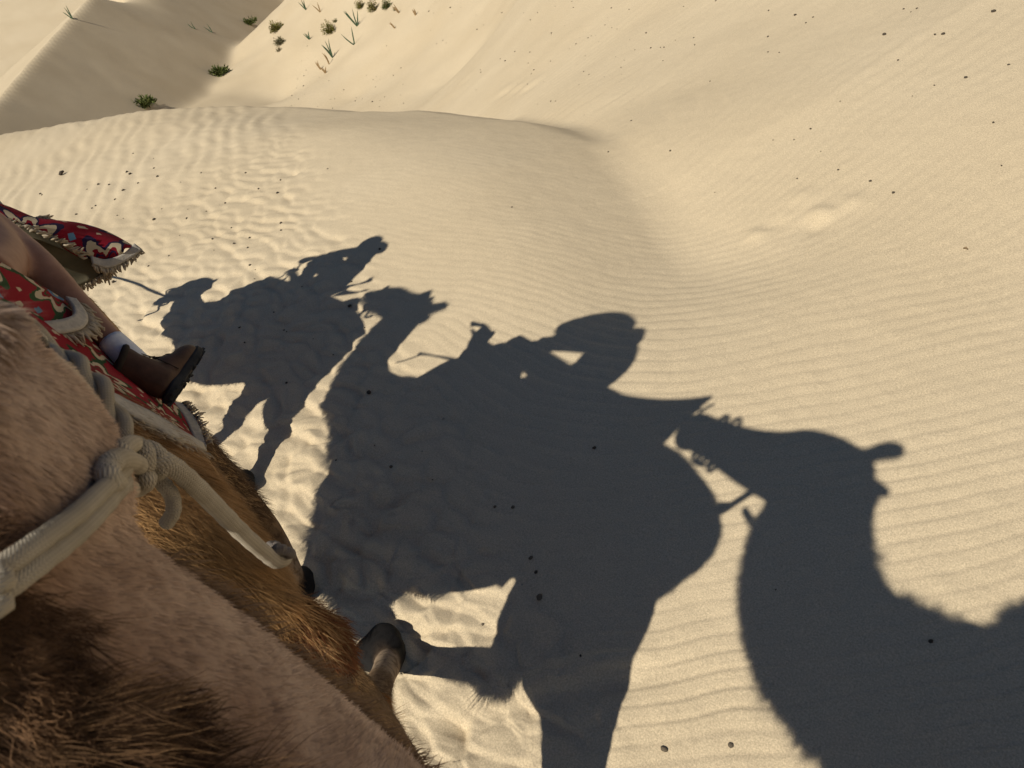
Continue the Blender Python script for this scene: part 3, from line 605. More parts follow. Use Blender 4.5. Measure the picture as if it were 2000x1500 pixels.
other_halter(YC1, (4.19, YC1, 1.05), (.085, .10), (3.97, YC1, 1.22), (.115, .15), (.5, 0, -.8),
             [(4.24, .10, .98), (4.5, .08, .93), (4.9, .05, .86), (5.4, .02, .72), (6.0, 0, .5), (6.8, -.02, .2), (7.4, -.05, gz(7.4, -.05) + .01)], [(4.2, .08, .9), (4.1, .07, .78), (4.16, .07, .66), (4.2, .07, .6)], 'rope halter on the leading camel, its lead shadow thin on the sand')

# ------------------------------------------------------------------ carpets
def carpet_mat(name, red=(.30, .008, .020), tile=.30, phase=(0., 0.), mot=(.56, .47, .33), edge=(.03, .07, .025), core=(.10, .20, .32)):
    t = NT(name); u = t.n('UVMap').outputs[0]; s = t.n('SeparateXYZ'); t.l(u, s.inputs[0])
    wob = t.math('MULTIPLY_ADD', t.noise(55, 2, .5, t.coord()), .016, -.008)
    def til(o, off): return t.math('SUBTRACT', t.math('FRACT', t.math('ADD', t.math('DIVIDE', t.math('ADD', o, wob), tile), off)), .5)
    x = til(s.outputs[0], .5 + phase[0]); y = til(s.outputs[1], .5 + phase[1])
    r = t.math('SQRT', t.math('ADD', t.math('MULTIPLY', x, x), t.math('MULTIPLY', y, y))); th = t.math('ARCTAN2', y, x)
    pet = t.math('MULTIPLY_ADD', t.math('COSINE', t.math('MULTIPLY', th, 8.)),   .095, .33); rp = t.math('DIVIDE', r, pet)
    LT = lambda a, b: t.math('LESS_THAN', a, b); GT = lambda a, b: t.math('GREATER_THAN', a, b); AND = lambda a, b: t.math('MULTIPLY', a, b)
    c = t.mix(t.noise(9, 3, .6, t.coord()), red, tuple(v * .72 for v in red))
    c = t.mix(AND(LT(rp, 1.22), GT(rp, .98)), c, edge); c = t.mix(AND(LT(rp, 1.0), GT(rp, .70)), c, mot)
    c = t.mix(AND(LT(rp, .56), GT(rp, .46)), c, edge); c = t.mix(LT(r, .105), c, core); c = t.mix(LT(r, .045), c, mot)
    x2 = til(s.outputs[0], phase[0]); y2 = til(s.outputs[1], phase[1]); ax = t.math('ABSOLUTE', x2); ay = t.math('ABSOLUTE', y2)
    c = t.mix(LT(t.math('ADD', ax, ay), .055), c, mot); c = t.mix(LT(t.math('ADD', t.math('ABSOLUTE', t.math('SUBTRACT', ax, .2)), ay), .035), c, mot)
    c = t.mix(LT(t.math('ADD', t.math('ABSOLUTE', t.math('SUBTRACT', ay, .24)), ax), .06), c, core)
    t.color(c); w = t.math('MULTIPLY', t.math('SINE', t.math('MULTIPLY', s.outputs[0], 1900.)), t.math('SINE', t.math('MULTIPLY', s.outputs[1], 1900.)))
    t.bump(t.math('ADD', w, t.noise(260, 2, .6, t.coord())), .5, .003); t.rough(.92); return t.m
CARPET = carpet_mat('red_carpet'); CARPET2 = carpet_mat('red_carpet_white_motif', tile=.26, phase=(.18, .32), edge=(.02, .06, .02), core=(.22, .02, .02)); CARPET3 = carpet_mat('carpet_blue_rosette', (.26, .006, .022), .27, (.12, .1), core=(.12, .26, .42), edge=(.02, .012, .05))
BACKING = mottled('carpet_backing', (.075, .075, .055), (.15, .13, .085), 9, .95, .4, .003)
CREAM = mottled('cream_border', (.33, .31, .28), (.50, .46, .40), 60, .95, .6, .003); FRINGE = mottled('fringe_cotton', (.30, .25, .18), (.50, .43, .33), 50, .95, .4, .002)
def bern(n, t): return np.array([math.comb(n, k) * t ** k * (1 - t) ** (n - k) for k in range(n + 1)])
def patch(ctrl, nu, nv):
    G = np.array([[np.asarray(p, float) for p in row] for row in ctrl]); a, b = G.shape[0] - 1, G.shape[1] - 1
    return np.array([[np.einsum('i,j,ijk', bern(a, u), bern(b, v), G) for v in np.linspace(0, 1, nv)] for u in np.linspace(0, 1, nu)])
def sheet(name, S, mat, back, parent, th=.008, out=None, wave=0.):
    """a cloth of thickness th over a grid of points"""
    if out is not None:
        c_ = np.cross(np.gradient(S, axis=0), np.gradient(S, axis=1)); S = S[:, ::-1] if np.sum(c_ * (S - V3(*out))) < 0 else S
    nu, nv = S.shape[:2]
    du = np.gradient(S, axis=0); dv = np.gradient(S, axis=1); N = np.cross(du, dv); N /= np.linalg.norm(N, axis=2)[..., None] + 1e-9
    if wave: S = S + N * (wave * fbm(np.arange(nu)[:, None] * .22 + np.zeros(nv), np.arange(nv)[None] * .22 + np.zeros((nu, 1)), 2, 77))[..., None]
    V = np.concatenate([S.reshape(-1, 3), (S - N * th).reshape(-1, 3)]); F = []; n = nu * nv; mi = []
    ul = np.r_[0, np.cumsum(np.linalg.norm(np.diff(S[:, nv // 2], axis=0), axis=1))]; vl = np.r_[0, np.cumsum(np.linalg.norm(np.diff(S[nu // 2], axis=0), axis=1))]
    for i in range(nu - 1):
        for j in range(nv - 1):
            a, b, c, d = i * nv + j, (i + 1) * nv + j, (i + 1) * nv + j + 1, i * nv + j + 1
            F += [(a, b, c, d), (n + d, n + c, n + b, n + a)]; mi += [0, 1]
    ed = [i * nv for i in range(nu)] + [(nu - 1) * nv + j for j in range(1, nv)] + [i * nv + nv - 1 for i in range(nu - 2, -1, -1)] + [j for j in range(nv - 2, 0, -1)]
    for p, q in zip(ed, ed[1:] + ed[:1]): F.append((q, p, n + p, n + q)); mi.append(0)
    me = bpy.data.meshes.new(name); me.from_pydata([tuple(v) for v in V], [], F); u = me.uv_layers.new(name='UVMap')
    U = np.array([[ul[(k % n) // nv], vl[(k % n) % nv]] for k in range(2 * n)]); idx = np.empty(len(me.loops), np.int32); me.loops.foreach_get('vertex_index', idx)
    u.data.foreach_set('uv', U[idx].astype(np.float32).ravel()); o = link(name, me, mat, parent); me.materials.append(back); me.polygons.foreach_set('material_index', np.array(mi, np.int32)); me.update(); return o
def strip(name, A, B, mat, parent, th=.010, n=40):
    A = spline(A, 8); B = spline(B, 8); m = min(len(A), len(B)); S = np.array([[A[i] * (1 - t) + B[i] * t for t in np.linspace(0, 1, 5)] for i in range(m)]); return sheet(name, S, mat, mat, parent, th)
def fringe(name, A, B, n, parent, r=.0035, mat=None):
    """n twisted tassels hanging from curve A to curve B"""
    A = np.array(spline(A, 12)); B = np.array(spline(B, 12)); mb = MB()
    for k in range(n):
        t = (k + .5 * rng.random()) / n * (len(A) - 1); i = min(int(t), len(A) - 2); f = t - i
        a = A[i] * (1 - f) + A[i + 1] * f; b = B[i] * (1 - f) + B[i + 1] * f; b = b + (b - a) * (.25 * rng.random() - .2) + rng.normal(size=3) * .006; mid = .5 * (a + b) + rng.normal(size=3) * .0035
        mb.tube([a, mid, b], [r, r * 1.1, r * .5], 5)
    o = mb.build(name, mat or FRINGE, parent); o['kind'] = 'stuff'; return o

_v = np.empty(len(me2.vertices) * 3, np.float32); me2.vertices.foreach_get('co', _v); BV2 = BVHTree.FromPolygons([tuple(q) for q in _v.reshape(-1, 3)], [tuple(p.vertices) for p in me2.polygons])
def over2(P, lift=.03):
    """lift a point clear of the camel's back, along the line of sight"""
    d = np.linalg.norm(P - CAM); r = (P - CAM) / d; h = BV2.ray_cast(Vector(CAM), Vector(r), 5.0)
    return CAM + r * (min(d, h[3] - lift) if h[0] is not None else d)
def over_grid(S, lift=.03, it=4):
    D = np.array([[np.linalg.norm(over2(p, lift) - CAM) for p in row] for row in S]); R = S - CAM; L = np.linalg.norm(R, axis=2); R = R / L[..., None]
    for _ in range(it):
        Q = np.pad(D, 1, mode='edge'); D = np.minimum(D, .25 * (Q[2:, 1:-1] + Q[:-2, 1:-1] + Q[1:-1, 2:] + Q[1:-1, :-2]))
    return CAM + R * D[..., None]
# the main carpet over the second camel's back
cp = tag(empty('saddle_carpet', (.3, YC2, 1.9)), 'red floral carpet draped down the right flank of the camel ahead, under the boot', 'carpet', 'carpets under the riders')
S = over_grid(patch([[at(-120, 560, 1.8), at(20, 655, 1.8), at(130, 735, 1.9), at(262, 800, 2.05), at(398, 868, 2.22)],
           [at(-120, 520, 1.95), at(40, 600, 1.98), at(150, 685, 2.1), at(290, 762, 2.2), at(392, 866, 2.3)],
           [at(-120, 480, 2.2), at(40, 545, 2.25), at(140, 632, 2.35), at(245, 690, 2.45), at(372, 822, 2.55)]], 26, 44))
sheet('cloth', S, CARPET2, BACKING, cp, .010, (.1, .4, 1.2))
S = patch([[(-.25, .30, 2.02), (-.24, .55, 1.85), (-.24, .62, 1.3)], [(.05, .30, 2.0), (.05, .58, 1.85), (.05, .66, 1.3)], [(.4, .30, 1.95), (.4, .6, 1.8), (.4, .68, 1.3)]], 14, 14); sheet('far_side', S, CARPET2, BACKING, cp, .010, (.1, .3, 1.45))
e0 = [over2(p, .034) for p in [at(100, 690, 1.8), at(150, 732, 1.85), at(225, 778, 1.95), at(300, 815, 2.05), at(350, 845, 2.14), at(392, 868, 2.22)]]
e1 = [over2(p, .034) for p in [at(96, 710, 1.8), at(146, 752, 1.85), at(222, 800, 1.95), at(300, 838, 2.05), at(350, 866, 2.12), at(398, 884, 2.2)]]
strip('border', e0, e1, CREAM, cp); fringe('fringe', e1, [p + V3(-.02, -.004, -.022) for p in e1], 90, cp, .0035)
# the flared corner behind the boot
S = patch([[at(318, 770, 2.46), at(345, 812, 2.38), at(372, 858, 2.24)], [at(338, 782, 2.5), at(362, 815, 2.4), at(386, 866, 2.22)]], 6, 12); sheet('corner', S, CARPET, BACKING, cp, .008, (.5, .3, 1.2))
e0 = [at(338, 784, 2.495), at(360, 814, 2.395), at(384, 866, 2.21)]; e1 = [at(356, 786, 2.5), at(383, 818, 2.4), at(404, 870, 2.2)]
strip('border', e0, e1, CREAM, cp); fringe('fringe', e1, [p + V3(0, -.02, -.008) for p in e1], 40, cp, .003)
# the upper flap with the fringed round tip
fl = tag(empty('seat_carpet', tuple(at(90, 600, 2.2))), 'small red carpet with a white fringed tip lying under the rider\'s bare shin', 'carpet', 'carpets under the riders')
S = patch([[at(-60, 478, 2.1), at(20, 522, 2.16), at(90, 560, 2.34), at(142, 596, 2.36)], [at(-60, 520, 2.0), at(30, 565, 2.06), at(95, 595, 2.24), at(156, 618, 2.28)], [at(-60, 600, 1.94), at(20, 632, 1.98), at(90, 638, 2.14), at(150, 638, 2.2)]], 16, 26)
sheet('cloth', S, CARPET, BACKING, fl, .010)
e0 = [at(0, 622, 2.07), at(50, 632, 2.1), at(100, 630, 2.13), at(136, 622, 2.18), at(140, 606, 2.26), at(128, 586, 2.33)]
e1 = [at(0, 648, 2.05), at(50, 657, 2.08), at(105, 656, 2.11), at(158, 645, 2.16), at(168, 622, 2.24), at(150, 590, 2.32)]
strip('border', e0, e1, CREAM, fl, .012)
e2 = [at(-5, 668, 2.05), at(48, 678, 2.08), at(112, 676, 2.11), at(182, 664, 2.16), at(198, 640, 2.23), at(178, 606, 2.31)]
fringe('fringe', e1, e2, 110, fl, .0042)
# the wind-blown front carpet
fr = tag(empty('blown_carpet', tuple(at(120, 500, 3.1))), 'red carpet with blue rosette and cream fringe, its corner blown out by the wind', 'carpet', 'carpets under the riders')
top = [at(-90, 395, 3.1), at(0, 398, 3.15), at(80, 428, 3.12), at(150, 434, 3.12), at(210, 452, 3.12), at(268, 484, 3.09)]
fold = [at(-90, 395, 3.0), at(0, 430, 2.98), at(55, 452, 2.98), at(110, 474, 3.0), at(160, 503, 3.02), at(240, 508, 3.05)]
low = [at(-90, 470, 3.0), at(0, 500, 3.02), at(40, 530, 3.04), at(90, 556, 3.06), at(135, 566, 3.08), at(215, 530, 3.08)]
T = np.array(spline(top, 8)); Fo = np.array(spline(fold, 8)); Lo = np.array(spline(low, 8))
S = np.array([[T[i] * (1 - t) + Fo[i] * t + V3(-.02, 0, .035) * math.sin(math.pi * t) for t in np.linspace(0, 1, 9)] for i in range(len(T))]); sheet('cloth', S[:, ::-1], CARPET3, BACKING, fr, .008)
S = np.array([[(Fo[i] * 1.12 - Lo[i] * .12 + V3(.012, 0, 0)) * (1 - t) + Lo[i] * t + V3(.02, 0, 0) * math.sin(math.pi * t) for t in np.linspace(0, 1, 9)] for i in range(len(T))]); sheet('cloth', S, BACKING, BACKING, fr, .008)
e0 = [at(176, 502, 3.02), at(205, 508, 3.03), at(238, 497, 3.05), at(262, 478, 3.08)]; e1 = [at(180, 517, 3.01), at(212, 524, 3.02), at(250, 508, 3.05), at(278, 489, 3.07)]
strip('border', e0, e1, CREAM, fr, .010); e2 = [at(186, 527, 3.02), at(216, 536, 3.02), at(252, 519, 3.05), at(276, 498, 3.07)]
fringe('fringe', e1, e2, 46, fr, .0045); fringe('fringe', [at(135, 560, 3.08), at(180, 545, 3.08), at(222, 524, 3.06)], [at(140, 575, 3.08), at(186, 560, 3.08), at(226, 537, 3.06)], 40, fr, .0045)
fringe('fringe', fold[1:5], [p + ray(110, 474) * 0 + V3(-.01, -.028, -.008) for p in fold[1:5]], 60, fr, .0045); fringe('fringe', [at(70, 425, 3.1), at(95, 432, 3.1)], [at(88, 420, 3.1), at(118, 437, 3.1)], 14, fr, .004)
strip('edge_binding', [p + V3(0, 0, .004) for p in fold[0:4]], [p + V3(-.01, 0, -.03) for p in fold[0:4]], BACKING, fr, .010)
# rest of that carpet, over the front hump to the other side, with the stiff tip towards the neck
S = patch([[at(-90, 402, 3.08), (1.0, .05, 1.84), (.98, .24, 1.98), (.98, .5, 1.85), (.98, .6, 1.4)], [at(-90, 400, 3.05), (.8, .05, 1.91), (.8, .24, 2.0), (.8, .5, 1.85), (.8, .6, 1.4)], [at(-70, 480, 2.75), (.5, .05, 1.92), (.5, .24, 1.98), (.5, .5, 1.85), (.5, .62, 1.4)]], 14, 22); sheet('cloth', S, CARPET3, BACKING, fr, .010)
S = patch([[(1.02, .18, 1.86), (1.02, .30, 1.98)], [(1.2, .2, 1.84), (1.2, .28, 1.92)], [(1.33, .22, 1.80), (1.33, .26, 1.86)]], 8, 5); sheet('stiff_tip', S, CARPET3, BACKING, fr, .012)
S = patch([[(1.31, .22, 1.80), (1.31, .26, 1.84)], [(1.35, .22, 1.74), (1.35, .25, 1.76)], [(1.42, .22, 1.66), (1.42, .24, 1.68)]], 8, 3); sheet('strap_end', S, BACKING, BACKING, fr, .008)
# the carpet over the rear hump, one corner pricked up
rc = tag(empty('rear_carpet', (-.25, YC2, 2.1)), 'folded red carpet over the rear hump of the camel ahead with one corner up', 'carpet', 'carpets under the riders')
S = patch([[(.10, .13, 2.0), (.10, .19, 2.14), (.08, .28, 2.24), (.08, .44, 2.12), (.06, .58, 1.8)], [(-.14, .13, 1.98), (-.14, .18, 2.16), (-.18, .26, 2.40), (-.18, .42, 2.12), (-.16, .56, 1.8)],
           [(-.34, .14, 1.95), (-.34, .18, 2.14), (-.36, .24, 2.68), (-.35, .40, 2.2), (-.3, .52, 1.85)], [(-.40, .15, 1.95), (-.42, .17, 2.08), (-.55, .23, 3.04), (-.42, .38, 2.14), (-.38, .5, 1.85)]], 22, 26); sheet('cloth', S, CARPET, BACKING, rc, .012, (-.2, .28, 1.6))
# leading camel's carpets
c1 = tag(empty('lead_camel_carpet', (2.7, YC1, 1.8)), 'carpet on the leading camel, known by the pointed flap in its shadow', 'carpet', 'carpets under the riders')
S = patch([[(2.3, -.12, 1.2), (2.3, -.1, 1.75), (2.3, .15, 2.0), (2.3, .4, 1.75), (2.3, .45, 1.2)], [(2.8, -.14, 1.15), (2.8, -.12, 1.75), (2.8, .15, 1.95), (2.8, .42, 1.75), (2.8, .45, 1.2)], [(3.4, -.12, 1.2), (3.4, -.1, 1.65), (3.4, .15, 1.82), (3.4, .4, 1.65), (3.4, .42, 1.2)]], 18, 24); sheet('cloth', S, CARPET, BACKING, c1, .012)
S = patch([[(2.52, .08, 1.9), (2.52, .22, 1.98)], [(2.4, .1, 1.98), (2.4, .2, 2.08)], [(2.32, .13, 2.12), (2.34, .17, 2.2)]], 8, 6); sheet('flap', S, CARPET, BACKING, c1, .012)
S = patch([[(2.5, .08, 1.86), (2.5, .22, 1.92)], [(2.36, .1, 1.88), (2.36, .2, 1.98)], [(2.26, .12, 2.0), (2.28, .18, 2.06)]], 8, 6); sheet('flap', S, CARPET, BACKING, c1, .012)

# ------------------------------------------------------------------ saddle handle and riders
STEEL = mottled('dull_steel', (.18, .18, .18), (.3, .3, .3), 30, .4, .1); STEEL.node_tree.nodes['Principled BSDF'].inputs['Metallic'].default_value = .9
m = MB(); P = spline([(.93, .08, 1.78), (.91, .09, 1.87), (.88, .11, 1.92), (.87, .24, 1.94), (.88, .37, 1.92), (.91, .39, 1.87), (.93, .40, 1.78)], 5); m.tube(P, .013, 8); m.tube([(.95, .08, 1.86), (1.08, .16, 1.78)], .011, 8); m.tube([(.95, .4, 1.86), (1.08, .32, 1.78)], .011, 8)
m.build('saddle_handle', STEEL, fr)
m = MB(); P = spline([(3.22, .03, 1.7), (3.2, .03, 1.8), (3.18, .15, 1.84), (3.2, .27, 1.8), (3.22, .27, 1.7)], 5); m.tube(P, .012, 8); m.build('saddle_handle', STEEL, c1)

SKIN = mottled('skin', (.22, .115, .08), (.31, .175, .125), 14, .55, .15, .002); SHIRT = mottled('blue_shirt', (.10, .13, .19), (.15, .18, .25), 20, .9, .3)
SHORTS = mottled('khaki_shorts', (.2, .17, .12), (.26, .22, .16), 20, .9, .3); STRAW = mottled('straw_hat', (.4, .31, .17), (.52, .42, .26), 40, .9, .5)
HAIR = mottled('dark_hair', (.02, .014, .01), (.05, .035, .025), 60, .5, .5); GREYC = mottled('grey_cloth', (.13, .13, .14), (.2, .2, .21), 22, .9, .3)
def hand(mb, w, dirv, side, curl=.9):
    """palm at w with four bent fingers and a thumb, closed on a bar"""
    d = unit(dirv); s = unit(np.cross(d, V3(0, 0, 1))) * side; up = np.cross(s, d) * side; up = unit(V3(0, 0, 1) - d * d[2])
    mb.tube([w - d * .03, w + d * .03, w + d * .075], [(.026, .02), (.04, .018), (.036, .016)], 10, lat=tuple(s))
    for k, L in enumerate((.062, .072, .068, .052)):
        b = w + d * .07 + s * (-.03 + .02 * k)
        mb.tube([b, b + d * L * .45 - up * .004, b + d * L * .6 - up * (.022 + .01 * curl), b + d * L * .2 - up * .045], [.009, .0088, .008, .006], 7)
    b = w + d * .02 - s * .036; mb.tube([b, b + d * .03 - s * .018 - up * .012, b + d * .055 - s * .006 - up * .028], [.011, .010, .007], 7)
def rider(hips, chest, neck, head, hr, arms, legs, label, vox=.012):
    b = MB()
    P, R = dense([hips, .5 * (V3(*hips) + V3(*chest)), chest, .3 * V3(*chest) + .7 * V3(*neck), neck], [(.165, .12), (.15, .11), (.175, .12), (.13, .085), (.055, .055)], 4); b.tube(P, R, 16)
    b.tube(spline([neck, head], 3), .052, 10); b.ball(head, (hr * 1.0, hr * .82, hr * 1.18)); h = V3(*head)
    b.ball(h + V3(hr * .98, 0, -.012), (.018, .014, .024)); b.ball(h + V3(hr * .7, 0, -hr * .75), (.035, .035, .03))                    # nose, chin
    for s in (-1, 1): b.ball(h + V3(-.005, s * hr * .84, -.01), (.022, .012, .032)); b.ball(h + V3(hr * .88, s * .033, .018), (.014, .016, .010))
    for sh, el, wr, sd in arms:
        P, R = dense([sh, el, wr], [.052, .041, .029], 4); b.tube(P, R, 10); hand(b, V3(*wr) + unit(V3(*wr) - V3(*el)) * .03, V3(*wr) - V3(*el), sd)
    for L in legs: P, R = dense([p[:3] for p in L], [p[3] for p in L], 5); b.tube(P, R, 14)
    me = b.fused('person', vox, 3); o = tag(link('person', me, SKIN), label, 'person', 'riders on the camels'); return o
def garment(name, segs, mat, parent, vox=.014):
    b = MB()
    for pts in segs: P, R = dense([p[:3] for p in pts], [p[3] if len(p) == 4 else (p[3], p[4]) for p in pts], 4); b.tube(P, R, 16)
    return link(name, b.fused(name, vox, 3), mat, parent)

knee = at(-45, 432, 2.74); ankle = at(243, 692, 2.30)
rleg = [(.28, .12, 1.96, .085), (.52, .05, 1.93, .078), (*knee, .062), (*at(20, 482, 2.62), .062), (*at(75, 530, 2.50), .060), (*at(140, 594, 2.42), .049), (*at(205, 655, 2.34), .037), (*ankle, .037)]
lleg = [(.28, .36, 1.98, .085), (.5, .46, 1.97, .082), (.78, .52, 1.86, .062), (.66, .56, 1.70, .055), (.52, .58, 1.52, .038), (.50, .58, 1.45, .036)]
rd2 = rider((.27, YC2, 1.98), (.22, YC2, 2.32), (.29, YC2, 2.44), (.38, YC2, 2.545), .092, [((.18, .06, 2.38), (.50, .04, 2.15), (.78, .11, 2.05), 1), ((.18, .42, 2.38), (.52, .45, 2.15), (.78, .37, 2.05), -1)], [rleg, lleg],
            'rider on the camel ahead, bare shin, white sock and brown boot showing', .011)
garment('shirt', [[(.27, YC2, 1.95, .175, .135), (.22, YC2, 2.15, .17, .14), (.17, YC2, 2.33, .195, .14), (.22, YC2, 2.42, .14, .10), (.27, YC2, 2.46, .07, .065)], [(.16, .07, 2.41, .085), (.34, .055, 2.28, .085), (.50, .04, 2.16, .062), (.66, .08, 2.10, .05)], [(.20, .41, 2.39, .08), (.36, .43, 2.26, .072), (.52, .45, 2.15, .062), (.66, .41, 2.10, .05)]], SHIRT, rd2)
garment('shorts', [[(.24, YC2, 2.0, .16, .14), (.26, YC2, 1.92, .15, .12)], [(.26, .17, 1.96, .08), (.28, .15, 1.955, .08), (.30, .14, 1.95, .075)], [(.27, .36, 1.98, .11), (.5, .46, 1.97, .1), (.66, .49, 1.92, .09)]], SHORTS, rd2)
m = MB(); cx, cz = .43, 2.605
A = [(0, .10), (.05, .098), (.085, .085), (.10, .05), (.105, .01), (.12, .0), (.16, -.006), (.205, -.02), (.207, -.024), (.16, -.012), (.12, -.008), (.098, -.002), (.09, .04), (.07, .078), (0, .088)]
V = []; F = []; n = 36
for i, (r, z) in enumerate(A):
    for k in range(n):
        q = 2 * math.pi * k / n; x_ = r * math.cos(q); V.append((cx + x_, YC2 + r * math.sin(q) * .92, cz + z - .45 * x_ + .18 * r * math.sin(q) + (.012 * math.sin(3 * q) if .15 < r else 0)))
for i in range(len(A) - 1):
    for k in range(n): F.append((i * n + k, i * n + (k + 1) % n, (i + 1) * n + (k + 1) % n, (i + 1) * n + k))
m.add(V, F); m.build('hat', STRAW, rd2)
rd1 = rider((2.66, YC1, 1.92), (2.70, YC1, 2.2), (2.72, YC1, 2.36), (2.76, YC1, 2.47), .095, [((2.70, -.03, 2.27), (2.9, -.06, 2.08), (3.14, .04, 2.02), 1), ((2.70, .33, 2.27), (2.95, .36, 2.04), (3.14, .28, 2.02), -1)],
            [[(2.7, .03, 1.92, .085), (2.95, -.06, 1.88, .08), (3.1, -.1, 1.8, .06), (2.98, -.13, 1.58, .052), (2.9, -.14, 1.4, .038)], [(2.7, .27, 1.92, .085), (2.95, .36, 1.88, .08), (3.1, .4, 1.8, .06), (2.98, .42, 1.58, .052), (2.9, .42, 1.4, .038)]], 'rider on the leading camel in a peaked cap, seen as a shadow', .014)
garment('jacket', [[(2.64, YC1, 1.9, .18, .14), (2.66, YC1, 2.1, .175, .135), (2.68, YC1, 2.24, .195, .13), (2.71, YC1, 2.34, .12, .09), (2.73, YC1, 2.38, .07, .065)], [(2.68, -.02, 2.28, .075), (2.82, -.05, 2.14, .06), (2.93, -.06, 2.06, .052), (3.08, .02, 2.04, .042)], [(2.68, .32, 2.28, .075), (2.82, .35, 2.14, .06), (2.96, .36, 2.03, .052), (3.08, .3, 2.03, .042)]], GREYC, rd1)
garment('trousers', [[(2.62, YC1, 1.94, .18, .14), (2.68, YC1, 1.86, .17, .13)], [(2.7, .03, 1.92, .1), (2.95, -.06, 1.88, .09), (3.1, -.1, 1.79, .07), (2.98, -.13, 1.58, .06), (2.91, -.14, 1.42, .05)], [(2.7, .27, 1.92, .1), (2.95, .36, 1.88, .09), (3.1, .4, 1.79, .07), (2.98, .42, 1.58, .06), (2.91, .42, 1.42, .05)]], GREYC, rd1)
m = MB(); m.ball((2.75, YC1, 2.51), (.108, .095, .075)); m.tube([(2.66, YC1, 2.50), (2.58, YC1, 2.50), (2.53, YC1, 2.485)], [(.085, .008), (.075, .007), (.03, .005)], 12); m.build('cap', GREYC, rd1)
rope('rein', [(3.16, .05, 2.0), (3.2, .08, 1.92), (3.24, .1, 1.82), (3.26, .12, 1.72)], .009, rd1); 
for sy in (-.14, .42):
    m = MB(); m.tube([(2.89, sy, 1.42), (2.9, sy, 1.33)], [.05, .052], 10); m.tube([(2.86, sy, 1.30), (2.95, sy - .02, 1.29), (3.05, sy - .04, 1.27)], [(.042, .04), (.045, .035), (.03, .022)], 10); link('boot', m.fused('boot', .01, 3), GREYC, rd1)

